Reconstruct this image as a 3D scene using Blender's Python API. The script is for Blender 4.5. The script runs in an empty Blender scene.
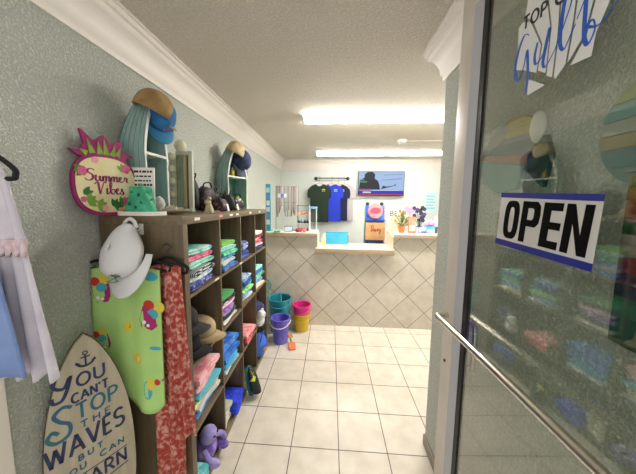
import bpy, bmesh, math, random
from mathutils import Matrix, Vector, noise
PI = math.pi
R = math.radians
scene = bpy.context.scene
COL = scene.collection

# ------------------------------------------------------------------ camera
cam_d = bpy.data.cameras.new('camera')
cam = bpy.data.objects.new('camera', cam_d)
COL.objects.link(cam)
scene.camera = cam
yaw, pitch, roll = -0.0674, 0.1041, 0.0093
_f = Vector((math.sin(yaw) * math.cos(pitch), math.cos(yaw) * math.cos(pitch), -math.sin(pitch)))
_r = Vector((math.cos(yaw), -math.sin(yaw), 0))
_u = _r.cross(_f)
_rr = _r * math.cos(roll) + _u * math.sin(roll)
_uu = -_r * math.sin(roll) + _u * math.cos(roll)
cam.matrix_world = Matrix(((_rr.x, _uu.x, -_f.x, 0.6507), (_rr.y, _uu.y, -_f.y, -1.08), (_rr.z, _uu.z, -_f.z, 1.5276), (0, 0, 0, 1)))
cam_d.sensor_width = 36
cam_d.lens = 255.56 / 636 * 36
cam_d.shift_x = 0.0073
cam_d.shift_y = -0.0112
cam_d.clip_start = 0.02

# ------------------------------------------------------------------ light and exposure
world = bpy.data.worlds.new('world')
scene.world = world
world.use_nodes = True
bgn = world.node_tree.nodes['Background']
bgn.inputs['Color'].default_value = (1.0, 0.96, 0.9, 1)
bgn.inputs['Strength'].default_value = 0.52
TUBE = 25.0
scene.view_settings.view_transform = 'Standard'
scene.view_settings.look = 'None'
scene.view_settings.exposure = 1.1
scene.view_settings.gamma = 1.0
scene.view_settings.use_curve_mapping = False


# ------------------------------------------------------------------ materials
def lin(h):
    h = h.lstrip('#')
    out = []
    for i in (0, 2, 4):
        c = int(h[i:i + 2], 16) / 255
        out.append(c / 12.92 if c <= 0.04045 else ((c + 0.055) / 1.055) ** 2.4)
    return (*out, 1)


MATS = {}


def node(nt, t, **kw):
    n = nt.nodes.new(t)
    for k, v in kw.items():
        setattr(n, k, v)
    return n


def base(name):
    m = bpy.data.materials.new(name)
    m.use_nodes = True
    return m, m.node_tree, m.node_tree.nodes['Principled BSDF']


def mat(col, rough=0.5, metal=0.0, col2=None, scale=20.0, bump=0.0, bscale=80.0, stretch=None, emit=0.0, kind='noise', lo=0.4, hi=0.6, spec=None, coat=0.0, trans=0.0):
    key = (col, rough, metal, col2, scale, bump, bscale, stretch, emit, kind, lo, hi, spec, coat, trans)
    if key in MATS:
        return MATS[key]
    m, nt, p = base('material_' + col.strip('#'))
    p.inputs['Base Color'].default_value = lin(col)
    p.inputs['Roughness'].default_value = rough
    p.inputs['Metallic'].default_value = metal
    if spec is not None:
        p.inputs['Specular IOR Level'].default_value = spec
    if coat:
        p.inputs['Coat Weight'].default_value = coat
    if trans:
        p.inputs['Transmission Weight'].default_value = trans
    if emit:
        p.inputs['Emission Color'].default_value = lin(col)
        p.inputs['Emission Strength'].default_value = emit
    tc = node(nt, 'ShaderNodeTexCoord')
    vec = tc.outputs['Object']
    if stretch:
        mp = node(nt, 'ShaderNodeMapping')
        mp.inputs['Scale'].default_value = stretch
        nt.links.new(vec, mp.inputs['Vector'])
        vec = mp.outputs['Vector']
    if col2:
        if kind == 'noise':
            t = node(nt, 'ShaderNodeTexNoise')
            t.inputs['Scale'].default_value = scale
            t.inputs['Detail'].default_value = 4
            o = t.outputs['Fac']
        elif kind == 'cells':
            t = node(nt, 'ShaderNodeTexVoronoi')
            t.inputs['Scale'].default_value = scale
            o = t.outputs['Distance']
        else:
            t = node(nt, 'ShaderNodeTexWave')
            t.bands_direction = kind[-1].upper()
            t.inputs['Scale'].default_value = scale
            t.inputs['Distortion'].default_value = 1.5
            o = t.outputs['Fac']
        nt.links.new(vec, t.inputs['Vector'])
        rp = node(nt, 'ShaderNodeValToRGB')
        rp.color_ramp.elements[0].position = lo
        rp.color_ramp.elements[0].color = lin(col)
        rp.color_ramp.elements[1].position = hi
        rp.color_ramp.elements[1].color = lin(col2)
        nt.links.new(o, rp.inputs['Fac'])
        nt.links.new(rp.outputs['Color'], p.inputs['Base Color'])
    if bump:
        t = node(nt, 'ShaderNodeTexNoise')
        t.inputs['Scale'].default_value = bscale
        t.inputs['Detail'].default_value = 3
        nt.links.new(vec, t.inputs['Vector'])
        b = node(nt, 'ShaderNodeBump')
        b.inputs['Strength'].default_value = 1.0
        b.inputs['Distance'].default_value = bump
        nt.links.new(t.outputs['Fac'], b.inputs['Height'])
        nt.links.new(b.outputs['Normal'], p.inputs['Normal'])
    MATS[key] = m
    return m


def plaster(name, col, scale, dist, lo, hi, rough=0.75, low=None):
    """trowelled or sprayed relief: blotches of raised plaster over a flat coat"""
    m, nt, p = base(name)
    p.inputs['Roughness'].default_value = rough
    tc = node(nt, 'ShaderNodeTexCoord')
    t = node(nt, 'ShaderNodeTexNoise')
    t.inputs['Scale'].default_value = scale
    t.inputs['Detail'].default_value = 5
    t.inputs['Roughness'].default_value = 0.6
    nt.links.new(tc.outputs['Object'], t.inputs['Vector'])
    rp = node(nt, 'ShaderNodeValToRGB')
    rp.color_ramp.elements[0].position = lo
    rp.color_ramp.elements[1].position = hi
    nt.links.new(t.outputs['Fac'], rp.inputs['Fac'])
    b = node(nt, 'ShaderNodeBump')
    b.inputs['Strength'].default_value = 1.0
    b.inputs['Distance'].default_value = dist
    nt.links.new(rp.outputs['Color'], b.inputs['Height'])
    nt.links.new(b.outputs['Normal'], p.inputs['Normal'])
    mx = node(nt, 'ShaderNodeMixRGB')
    mx.inputs['Color1'].default_value = lin(low or col)  # darker low areas: shade between the raised blotches put into the colour
    mx.inputs['Color2'].default_value = lin(col)
    nt.links.new(rp.outputs['Color'], mx.inputs['Fac'])
    nt.links.new(mx.outputs['Color'], p.inputs['Base Color'])
    return m


def tiles(name, c1, c2, grout, size, loc, rotz, swiz, mortar, rough):
    m, nt, p = base(name)
    p.inputs['Roughness'].default_value = rough
    tc = node(nt, 'ShaderNodeTexCoord')
    sp = node(nt, 'ShaderNodeSeparateXYZ')
    cb = node(nt, 'ShaderNodeCombineXYZ')
    nt.links.new(tc.outputs['Object'], sp.inputs[0])
    nt.links.new(sp.outputs['X'], cb.inputs['X'])
    nt.links.new(sp.outputs[swiz], cb.inputs['Y'])
    mp = node(nt, 'ShaderNodeMapping', vector_type='TEXTURE')
    mp.inputs['Location'].default_value = loc
    mp.inputs['Rotation'].default_value = (0, 0, rotz)
    nt.links.new(cb.outputs[0], mp.inputs['Vector'])
    bt = node(nt, 'ShaderNodeTexBrick', offset=0.0, squash=1.0)
    bt.inputs['Scale'].default_value = 1.0
    bt.inputs['Mortar Size'].default_value = mortar
    bt.inputs['Mortar Smooth'].default_value = 0.1
    bt.inputs['Brick Width'].default_value = size
    bt.inputs['Row Height'].default_value = size
    bt.inputs['Color1'].default_value = lin(c1)
    bt.inputs['Color2'].default_value = lin(c2)
    bt.inputs['Mortar'].default_value = lin(grout)
    nt.links.new(mp.outputs[0], bt.inputs['Vector'])
    t = node(nt, 'ShaderNodeTexNoise')
    t.inputs['Scale'].default_value = 9
    t.inputs['Detail'].default_value = 6
    nt.links.new(tc.outputs['Object'], t.inputs['Vector'])
    rp = node(nt, 'ShaderNodeValToRGB')
    rp.color_ramp.elements[0].position = 0.3
    rp.color_ramp.elements[0].color = (0.86, 0.84, 0.80, 1)
    rp.color_ramp.elements[1].position = 0.65
    rp.color_ramp.elements[1].color = (1, 1, 1, 1)
    nt.links.new(t.outputs['Fac'], rp.inputs['Fac'])
    mx = node(nt, 'ShaderNodeMixRGB', blend_type='MULTIPLY')
    mx.inputs['Fac'].default_value = 1.0
    nt.links.new(bt.outputs['Color'], mx.inputs['Color1'])
    nt.links.new(rp.outputs['Color'], mx.inputs['Color2'])
    nt.links.new(mx.outputs['Color'], p.inputs['Base Color'])
    b = node(nt, 'ShaderNodeBump', invert=True)
    b.inputs['Strength'].default_value = 0.6
    b.inputs['Distance'].default_value = 0.002
    nt.links.new(bt.outputs['Fac'], b.inputs['Height'])
    nt.links.new(b.outputs['Normal'], p.inputs['Normal'])
    return m


def pane(name, tint, ior=1.55):
    """clear sheet: see-through with a true mirror sheen that grows with the angle"""
    m = bpy.data.materials.new(name)
    m.use_nodes = True
    nt = m.node_tree
    nt.nodes.clear()
    out = node(nt, 'ShaderNodeOutputMaterial')
    tr = node(nt, 'ShaderNodeBsdfTransparent')
    tr.inputs['Color'].default_value = tint
    gl = node(nt, 'ShaderNodeBsdfGlossy')
    gl.inputs['Roughness'].default_value = 0.0
    gl.inputs['Color'].default_value = (1, 1, 1, 1)
    fr = node(nt, 'ShaderNodeFresnel')
    ge = node(nt, 'ShaderNodeNewGeometry')
    ma = node(nt, 'ShaderNodeMix')          # the node flips the index on back faces: give it the inverse there
    ma.inputs['A'].default_value = ior
    ma.inputs['B'].default_value = 1 / ior
    nt.links.new(ge.outputs['Backfacing'], ma.inputs['Factor'])
    nt.links.new(ma.outputs['Result'], fr.inputs['IOR'])
    mx = node(nt, 'ShaderNodeMixShader')
    nt.links.new(fr.outputs[0], mx.inputs[0])
    nt.links.new(tr.outputs[0], mx.inputs[1])
    nt.links.new(gl.outputs[0], mx.inputs[2])
    nt.links.new(mx.outputs[0], out.inputs[0])
    return m


# ------------------------------------------------------------------ mesh helpers
def frame(o, x, y):
    """matrix whose local XY plane lies at o along x and y (z = x cross y)"""
    x = Vector(x).normalized()
    y = Vector(y)
    y = (y - x * y.dot(x)).normalized()
    z = x.cross(y)
    return Matrix(((x.x, y.x, z.x, o[0]), (x.y, y.y, z.y, o[1]), (x.z, y.z, z.z, o[2]), (0, 0, 0, 1)))


def smooth(pts, n=6, closed=False):
    out = []
    P = [Vector(p) for p in pts]
    k = len(P)
    for i in range(k if closed else k - 1):
        if closed:
            a, b, c, d = P[i - 1], P[i], P[(i + 1) % k], P[(i + 2) % k]
        else:
            a, b, c, d = P[max(i - 1, 0)], P[i], P[i + 1], P[min(i + 2, k - 1)]
        for j in range(n):
            t = j / n
            out.append(0.5 * ((2 * b) + (c - a) * t + (2 * a - 5 * b + 4 * c - d) * t * t + (3 * b - a - 3 * c + d) * t ** 3))
    if not closed:
        out.append(P[-1])
    return out


class MB:
    def __init__(self):
        self.bm = bmesh.new()
        self.mi = 0

    def _f(self, vs):
        try:
            f = self.bm.faces.new(vs)
            f.material_index = self.mi
            return f
        except ValueError:
            return None

    def box(self, x0, x1, y0, y1, z0, z1, bev=0.0, M=None):
        co = [(x0, y0, z0), (x1, y0, z0), (x1, y1, z0), (x0, y1, z0), (x0, y0, z1), (x1, y0, z1), (x1, y1, z1), (x0, y1, z1)]
        vs = [self.bm.verts.new((M @ Vector(c)) if M else c) for c in co]
        fs = [self._f([vs[i] for i in q]) for q in ((3, 2, 1, 0), (4, 5, 6, 7), (0, 1, 5, 4), (1, 2, 6, 5), (2, 3, 7, 6), (3, 0, 4, 7))]
        if bev > 0:
            es = list({e for f in fs for e in f.edges})
            r = bmesh.ops.bevel(self.bm, geom=es, offset=bev, segments=2, affect='EDGES', profile=0.6)
            for f in r['faces']:
                f.material_index = self.mi
        return self

    def tube(self, pts, r, seg=8, closed=False, M=None):
        P = [Vector(p) if len(p) == 3 else Vector((*p, 0)) for p in pts]
        if M:
            P = [M @ p for p in P]
        n = len(P)
        rs = r if isinstance(r, (list, tuple)) else [r] * n
        up = None
        rings = []
        for i in range(n):
            if closed:
                t = P[(i + 1) % n] - P[i - 1]
            else:
                t = P[min(i + 1, n - 1)] - P[max(i - 1, 0)]
            t.normalize()
            if up is None:
                up = t.orthogonal().normalized()
            up = (up - t * up.dot(t))
            if up.length < 1e-6:
                up = t.orthogonal()
            up.normalize()
            b = t.cross(up)
            rings.append([self.bm.verts.new(P[i] + (up * math.cos(2 * PI * k / seg) + b * math.sin(2 * PI * k / seg)) * rs[i]) for k in range(seg)])
        for i in range(n if closed else n - 1):
            A, B = rings[i], rings[(i + 1) % n]
            for k in range(seg):
                self._f([A[k], A[(k + 1) % seg], B[(k + 1) % seg], B[k]])
        if not closed:
            self._f(rings[0][::-1])
            self._f(rings[-1])
        return self

    def lathe(self, prof, seg=24, M=None, sx=1.0, sy=1.0):
        rings = []
        for r, z in prof:
            if r < 1e-6:
                v = Vector((0, 0, z))
                rings.append([self.bm.verts.new(M @ v if M else v)])
            else:
                ring = []
                for k in range(seg):
                    v = Vector((r * math.cos(2 * PI * k / seg) * sx, r * math.sin(2 * PI * k / seg) * sy, z))
                    ring.append(self.bm.verts.new(M @ v if M else v))
                rings.append(ring)
        for A, B in zip(rings, rings[1:]):
            for k in range(seg):
                if len(A) == 1 and len(B) == 1:
                    continue
                if len(A) == 1:
                    self._f([A[0], B[(k + 1) % seg], B[k]])
                elif len(B) == 1:
                    self._f([A[k], A[(k + 1) % seg], B[0]])
                else:
                    self._f([A[k], A[(k + 1) % seg], B[(k + 1) % seg], B[k]])
        return self

    def ball(self, c, r, seg=12, rings=8, M=None, s=(1, 1, 1)):
        T = Matrix.Translation(c) @ Matrix.Diagonal((*s, 1))
        if M:
            T = M @ T
        prof = [(r * math.sin(PI * i / rings), -r * math.cos(PI * i / rings)) for i in range(rings + 1)]
        prof[0] = (0, -r)
        prof[-1] = (0, r)
        return self.lathe(prof, seg, T)

    def prism(self, poly, z0, z1, M=None, hole=None):
        """extruded outline in local XY from z0 to z1"""
        P = [Vector((p[0], p[1], 0)) for p in poly]
        if sum(P[i].x * P[(i + 1) % len(P)].y - P[(i + 1) % len(P)].x * P[i].y for i in range(len(P))) < 0:
            P.reverse()
            if hole:
                hole = list(hole)[::-1]

        def put(v, z):
            w = Vector((v.x, v.y, z))
            return self.bm.verts.new(M @ w if M else w)
        A = [put(p, z0) for p in P]
        B = [put(p, z1) for p in P]
        n = len(P)
        if hole:
            H = [Vector((p[0], p[1], 0)) for p in hole]
            HA = [put(p, z0) for p in H]
            HB = [put(p, z1) for p in H]
            for i in range(n):
                j = (i + 1) % n
                self._f([A[i], A[j], B[j], B[i]])
                self._f([HB[i], HB[j], HA[j], HA[i]])
                self._f([B[i], B[j], HB[j], HB[i]])
                self._f([A[j], A[i], HA[i], HA[j]])
            return self
        for i in range(n):
            j = (i + 1) % n
            self._f([A[i], A[j], B[j], B[i]])
        self._f(B)
        self._f(A[::-1])
        return self

    def ribbon(self, pts, w, z0, z1, M=None):
        """flat brush stroke along 2-D points; w one width or one per point"""
        P = [Vector((p[0], p[1])) for p in pts]
        n = len(P)
        ws = w if isinstance(w, (list, tuple)) else [w] * n
        L, Rr = [], []
        for i in range(n):
            t = P[min(i + 1, n - 1)] - P[max(i - 1, 0)]
            if t.length < 1e-9:
                t = Vector((1, 0))
            t.normalize()
            q = Vector((-t.y, t.x)) * ws[i] / 2
            L.append(P[i] + q)
            Rr.append(P[i] - q)

        def put(v, z):
            x = Vector((v.x, v.y, z))
            return self.bm.verts.new(M @ x if M else x)
        a, b, c, d = ([put(v, z1) for v in L], [put(v, z1) for v in Rr], [put(v, z0) for v in L], [put(v, z0) for v in Rr])
        for i in range(n - 1):
            self._f([a[i], b[i], b[i + 1], a[i + 1]])
            self._f([c[i + 1], d[i + 1], d[i], c[i]])
            self._f([a[i + 1], c[i + 1], c[i], a[i]])
            self._f([b[i], d[i], d[i + 1], b[i + 1]])
        self._f([a[0], c[0], d[0], b[0]])
        self._f([a[-1], b[-1], d[-1], c[-1]])
        return self

    def grid(self, f, nu, nv, closed_u=False):
        V = [[self.bm.verts.new(f(i / nu, j / nv)) for j in range(nv + 1)] for i in range(nu if closed_u else nu + 1)]
        k = len(V)
        for i in range(nu):
            for j in range(nv):
                self._f([V[i][j], V[(i + 1) % k][j], V[(i + 1) % k][j + 1], V[i][j + 1]])
        return V

    def build(self, name, mats, parent=None, angle=38, solid=0.0, sub=0):
        me = bpy.data.meshes.new(name)
        bmesh.ops.recalc_face_normals(self.bm, faces=self.bm.faces[:])
        self.bm.to_mesh(me)
        self.bm.free()
        for m in (mats if isinstance(mats, (list, tuple)) else [mats]):
            me.materials.append(m)
        for p in me.polygons:
            p.use_smooth = True
        me.set_sharp_from_angle(angle=R(angle))
        o = bpy.data.objects.new(name, me)
        COL.objects.link(o)
        if parent is not None:
            o.parent = parent
        if solid:
            s = o.modifiers.new('thickness', 'SOLIDIFY')
            s.thickness = solid
            s.offset = 0
        if sub:
            s = o.modifiers.new('smooth', 'SUBSURF')
            s.levels = sub
            s.render_levels = sub
        return o


def tag(o, label, cat, group=None):
    o['label'] = label
    o['category'] = cat
    if group:
        o['group'] = group
    return o


def thing(name, label, cat, loc=(0, 0, 0), rot=None, group=None):
    o = bpy.data.objects.new(name, None)
    COL.objects.link(o)
    o.empty_display_size = 0.05
    if rot is not None:
        o.matrix_world = Matrix.Translation(loc) @ rot.to_4x4()
    else:
        o.location = loc
    return tag(o, label, cat, group)


def struct(o):
    o['kind'] = 'structure'
    return o


def rotz(a):
    return Matrix.Rotation(a, 3, 'Z')


def axes(x, y):
    return frame((0, 0, 0), x, y).to_3x3()


# ------------------------------------------------------------------ stroke lettering
def arc(cx, cy, rx, ry, a0, a1, n=10):
    return [(cx + rx * math.cos(R(a0 + (a1 - a0) * i / n)), cy + ry * math.sin(R(a0 + (a1 - a0) * i / n))) for i in range(n + 1)]


GLY = {
    'A': (0.78, [[(0, 0), (0.39, 1)], [(0.39, 1), (0.78, 0)], [(0.14, 0.34), (0.64, 0.34)]]),
    'B': (0.6, [[(0.05, 0), (0.05, 1)], [(0.05, 1)] + arc(0.28, 0.76, 0.26, 0.24, 90, -90) + [(0.05, 0.52)], [(0.05, 0.52)] + arc(0.3, 0.26, 0.3, 0.26, 90, -90) + [(0.05, 0)]]),
    'C': (0.72, [arc(0.42, 0.5, 0.42, 0.5, 50, 310, 16)]),
    'E': (0.52, [[(0.05, 0), (0.05, 1)], [(0.05, 1), (0.52, 1)], [(0.05, 0.52), (0.44, 0.52)], [(0.05, 0), (0.52, 0)]]),
    'F': (0.5, [[(0.05, 0), (0.05, 1)], [(0.05, 1), (0.5, 1)], [(0.05, 0.52), (0.42, 0.52)]]),
    'H': (0.66, [[(0.05, 0), (0.05, 1)], [(0.61, 0), (0.61, 1)], [(0.05, 0.52), (0.61, 0.52)]]),
    'L': (0.5, [[(0.05, 1), (0.05, 0)], [(0.05, 0), (0.5, 0)]]),
    'N': (0.72, [[(0.05, 0), (0.05, 1)], [(0.05, 1), (0.67, 0)], [(0.67, 0), (0.67, 1)]]),
    'O': (0.8, [arc(0.4, 0.5, 0.38, 0.48, 90, 450, 22)]),
    'P': (0.58, [[(0.05, 0), (0.05, 1)], [(0.05, 1)] + arc(0.28, 0.74, 0.28, 0.26, 90, -90) + [(0.05, 0.48)]]),
    'R': (0.64, [[(0.05, 0), (0.05, 1)], [(0.05, 1)] + arc(0.28, 0.75, 0.28, 0.25, 90, -90) + [(0.05, 0.5)], [(0.28, 0.5), (0.64, 0)]]),
    'S': (0.6, [arc(0.3, 0.75, 0.28, 0.25, 30, 270, 10)[:-1] + arc(0.3, 0.25, 0.3, 0.25, 90, -150, 10)]),
    'T': (0.64, [[(0.32, 0), (0.32, 1)], [(0, 1), (0.64, 1)]]),
    'U': (0.7, [[(0.05, 1), (0.05, 0.35)] + arc(0.35, 0.32, 0.3, 0.32, 180, 360) + [(0.65, 1)]]),
    'V': (0.74, [[(0, 1), (0.37, 0)], [(0.37, 0), (0.74, 1)]]),
    'W': (1.05, [[(0, 1), (0.26, 0)], [(0.26, 0), (0.52, 0.85)], [(0.52, 0.85), (0.78, 0)], [(0.78, 0), (1.05, 1)]]),
    'Y': (0.7, [[(0, 1), (0.35, 0.48)], [(0.7, 1), (0.35, 0.48)], [(0.35, 0.48), (0.35, 0)]]),
    'I': (0.14, [[(0.07, 0), (0.07, 1)]]),
    "'": (0.16, [[(0.08, 1.02), (0.06, 0.78)]]),
    ' ': (0.4, []),
}


def text_strokes(s, gap=0.22):
    out, x = [], 0
    for ch in s:
        w, st = GLY[ch]
        out += [[(x + px, py) for px, py in l] for l in st]
        x += w + gap
    return out, x - gap


def write(mb, s, x0, y0, x1, h, pen, M, z0=0.0, z1=0.0015, slope=0.0, gap=0.22):
    """letters of height h fitted between x0 and x1 on the plane M"""
    st, w = text_strokes(s, gap)
    k = (x1 - x0) / w
    for l in st:
        mb.ribbon([(x0 + px * k, y0 + py * h + (px * k) * slope) for px, py in l], pen, z0, z1, M)
    return mb


# ------------------------------------------------------------------ shared finishes
WALL = plaster('sage_plaster', '#dee1d9', 105, 0.0042, 0.43, 0.6, 0.92, '#c3c9c0')
WALLB = plaster('pale_plaster', '#d0d7d5', 55, 0.0012, 0.45, 0.6, 0.7, '#ccd3d0')
CEIL = plaster('popcorn_plaster', '#f5eee1', 75, 0.009, 0.42, 0.6, 0.85, '#e9e1d2')
WHITE = mat('#e6e0da', 0.45)
FLOOR = tiles('floor_tiles', '#dfd8cc', '#d9d1c4', '#55483c', 0.2994, (0.1247, 0.3692, 0), 0, 'Y', 0.0028, 0.3)
FRONT = tiles('diagonal_tiles', '#d6cfc3', '#d1c9bd', '#6d6257', 0.2915, (0.775, 0.822, 0), R(45), 'Z', 0.003, 0.35)
OAK = mat('#6c5e46', 0.5, col2='#5d5039', scale=6, stretch=(6, 6, 0.7), bump=0.0006, bscale=30)
OAKH = mat('#78694f', 0.45, col2='#665841', scale=6, stretch=(6, 0.7, 6), bump=0.0005, bscale=30)
OAKIN = mat('#463b2a', 0.6, col2='#3c3223', scale=6, stretch=(6, 0.7, 6))  # same oak, darkened to paint in the shade inside the cubbies
LAMINATE = mat('#e9dcc6', 0.3)
EDGE = mat('#b5a28a', 0.45, col2='#a8957c', scale=8, stretch=(1, 8, 8))
ALU = mat('#d2cac0', 0.45, 0.0, col2='#cbc2b7', scale=4)
ALUD = mat('#b3b4ba', 0.4, 0.0)
STEEL = mat('#d8d2c6', 0.22, 1.0)
BLACK = mat('#0c0c0d', 0.5)
BLACKV = mat('#121113', 0.85, bump=0.0005, bscale=300)
WHITEP = mat('#e9e6e0', 0.35)
INK = mat('#1b1c2b', 0.5)

# ================================================================== SETTING
CZ = 2.40
struct(MB().box(-0.4, 3.4, -1.6, 4.27, -0.06, 0).build('floor', FLOOR))
struct(MB().box(-0.55, 3.4, -0.62, 4.4, CZ, CZ + 0.06).build('ceiling', CEIL))
struct(MB().box(-0.52, -0.4, -0.6, 4.27, -0.06, CZ).build('wall_left', WALL))
struct(MB().box(-0.52, 3.4, 4.27, 4.39, -0.06, CZ).build('wall_back', WALLB))
struct(MB().box(1.275, 3.4, -1.2, 0.456, -0.06, CZ).build('wall_right', WALL))
struct(MB().box(3.3, 3.4, 0.456, 4.27, -0.06, CZ).build('wall_far_right', WALLB))
# casing of the shop entrance at the near end of the left wall
struct(MB().box(-0.4, -0.378, -0.50, -0.388, 0, 2.3, 0.004).build('trim_1', WHITE))
struct(MB().box(1.262, 1.275, 0.05, 0.456, 0, 0.07, 0.003).build('baseboard_right', mat('#8f8676', 0.5)))

CR = [(0, -0.19), (0.012, -0.19), (0.016, -0.165), (0.024, -0.158), (0.03, -0.12), (0.046, -0.085), (0.066, -0.06), (0.078, -0.052), (0.08, -0.036), (0.092, -0.03), (0.096, -0.012), (0.108, -0.01), (0.108, 0), (0, 0)]


def crown(name, p0, p1, inward, m0=0, m1=0):
    """moulding along p0..p1; inward points into the room; m0/m1 mitre each end by +-1"""
    d = (Vector(p1) - Vector(p0)).normalized()
    n = Vector(inward)
    mb = MB()
    A, B = [], []
    for a, z in CR:
        A.append(mb.bm.verts.new(Vector(p0) + n * a + d * (a * m0) + Vector((0, 0, z))))
        B.append(mb.bm.verts.new(Vector(p1) + n * a - d * (a * m1) + Vector((0, 0, z))))
    k = len(CR)
    for i in range(k):
        j = (i + 1) % k
        mb._f([A[i], A[j], B[j], B[i]])
    mb._f(A)
    mb._f(B[::-1])
    return struct(mb.build(name, WHITE, angle=50))


crown('trim_2', (-0.4, -0.6, CZ), (-0.4, 4.27, CZ), (1, 0, 0), 0, 1)
crown('trim_3', (-0.4, 4.27, CZ), (3.3, 4.27, CZ), (0, -1, 0), 1, 1)
crown('trim_4', (1.275, -0.6, CZ), (1.275, 0.456, CZ), (-1, 0, 0), 0, -1)
crown('trim_5', (1.275, 0.456, CZ), (3.3, 0.456, CZ), (0, 1, 0), -1, 0)

# ------------------------------------------------------------------ ceiling lights
def lens(strength):
    m, nt_, p_ = base('light_lens')
    p_.inputs['Base Color'].default_value = lin('#f4efe4')
    p_.inputs['Emission Color'].default_value = (1.0, 0.955, 0.88, 1)
    p_.inputs['Emission Strength'].default_value = strength
    return m


LENS_NEAR, LENS_FAR = lens(TUBE), lens(TUBE * 0.5)


def light(x0, x1, yc, label, LENS):
    t = thing('ceiling_light', label, 'light', ((x0 + x1) / 2, yc, CZ - 0.001), group='fluorescent ceiling lights')
    h = (x1 - x0) / 2
    mb = MB()
    mb.box(-h, h, -0.068, 0.068, -0.025, 0)
    mb.build('housing', WHITEP, t)
    mb = MB()
    prof = [(-0.07, -0.006), (-0.086, -0.026), (-0.078, -0.04), (-0.045, -0.047), (0, -0.049), (0.045, -0.047), (0.078, -0.04), (0.086, -0.026), (0.07, -0.006)]
    M = Matrix(((0, 0, 1, 0), (1, 0, 0, 0), (0, 1, 0, 0), (0, 0, 0, 1)))
    mb.prism(prof, -h + 0.012, h - 0.012, M)
    mb.build('diffuser', LENS, t)
    for s in (-1, 1):
        mb = MB()
        mb.prism([(a * 1.03, b * 1.03 + 0.0005) for a, b in prof], s * h - 0.012, s * h + 0.012 * (1 if s < 0 else 0), M) if s < 0 else mb.prism([(a * 1.03, b * 1.03 + 0.0005) for a, b in prof], h - 0.012, h, M)
        mb.build('end_cap', WHITEP, t)


light(0.36, 1.55, 1.62, 'wraparound fluorescent ceiling light nearest the camera, its left end free', LENS_NEAR)
light(1.552, 2.74, 1.62, 'nearer fluorescent ceiling light butted to the right end of the first one', LENS_NEAR)
light(0.39, 1.56, 3.45, 'fluorescent ceiling light further back, above the hanging shirts and screen', LENS_FAR)
light(1.562, 2.74, 3.45, 'far fluorescent ceiling light running on to the right by the back wall', LENS_FAR)

t = thing('smoke_detector', 'small white ceiling box with a conduit running right between the two rows of lights', 'detector', (1.61, 2.6, CZ - 0.0005))
MB().lathe([(0, 0), (0.06, 0), (0.062, -0.02), (0.05, -0.035), (0.03, -0.04), (0, -0.04)], 20).build('body', WHITEP, t)
MB().tube([(0.055, 0, -0.014), (0.8, -0.03, -0.014)], 0.012).build('conduit', mat('#b9b2a6', 0.5), t)

# ================================================================== SERVICE COUNTER
CY = 2.0
t = thing('service_counter', 'tiled service counter with two raised ends and a lower middle', 'counter', (0.775, CY, 0))


def loc(mb_box, o=(0.775, CY, 0)):
    return mb_box


ox, oy = 0.775, CY
mb = MB()
mb.prism([(-0.399 - ox, 0), (3.29 - ox, 0), (3.29 - ox, 1.145), (1.40 - ox, 1.145), (1.40 - ox, 0.94), (0.485 - ox, 0.94), (0.485 - ox, 1.145), (-0.399 - ox, 1.145)], -0.14, 0, Matrix(((1, 0, 0, 0), (0, 0, -1, 0), (0, 1, 0, 0), (0, 0, 0, 1))))
o = mb.build('tiled_front', FRONT, t)
# keep the tile pattern in room coordinates whatever the thing's own origin
for mm in (FRONT,):
    mm.node_tree.nodes['Mapping'].inputs['Location'].default_value = (0.775 - ox, 0.822, 0)
mb = MB()
mb.box(-0.399 - ox, 0.492 - ox, -0.045, 0.33, 1.146, 1.174, 0.004)
mb.build('countertop', LAMINATE, t)['label'] = 'raised counter top at the left end'
MB().box(-0.399 - ox, 0.494 - ox, -0.049, -0.043, 1.132, 1.166).build('front_trim', EDGE, t)
mb = MB()
mb.box(1.395 - ox, 3.29 - ox, -0.045, 0.33, 1.146, 1.174, 0.004)
mb.build('countertop', LAMINATE, t)['label'] = 'raised counter top at the right end'
MB().box(1.393 - ox, 3.29 - ox, -0.049, -0.043, 1.132, 1.166).build('front_trim', EDGE, t)
MB().box(0.486 - ox, 0.502 - ox, -0.03, 0.32, 0.99, 1.145).build('side_panel', LAMINATE, t)
MB().box(1.382 - ox, 1.399 - ox, -0.03, 0.32, 0.99, 1.145).build('side_panel', LAMINATE, t)
MB().box(0.474 - ox, 1.402 - ox, -0.05, 0.40, 0.962, 0.992, 0.004).build('transaction_shelf', LAMINATE, t)
MB().box(0.470 - ox, 1.406 - ox, -0.066, -0.048, 0.925, 0.986, 0.004).build('shelf_trim', EDGE, t)
MB().box(-0.399 - ox, 3.29 - ox, 0.33, 0.8, 0.73, 0.76).build('work_surface', LAMINATE, t)

# ================================================================== CUBE SHELF
HT, LEN, DEP = 1.464, 1.464, 0.39
t = thing('cube_shelf', 'tall grey-brown oak cube shelf along the left wall', 'shelf', (-DEP / 2 - 0.004, LEN / 2, 0))
sx, sy = DEP / 2 + 0.004, -LEN / 2


def cb(name, x0, x1, y0, y1, z0, z1, m, bev=0.001):
    return MB().box(x0 + sx, x1 + sx, y0 + sy, y1 + sy, z0, z1, bev).build(name, m, t)


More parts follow.
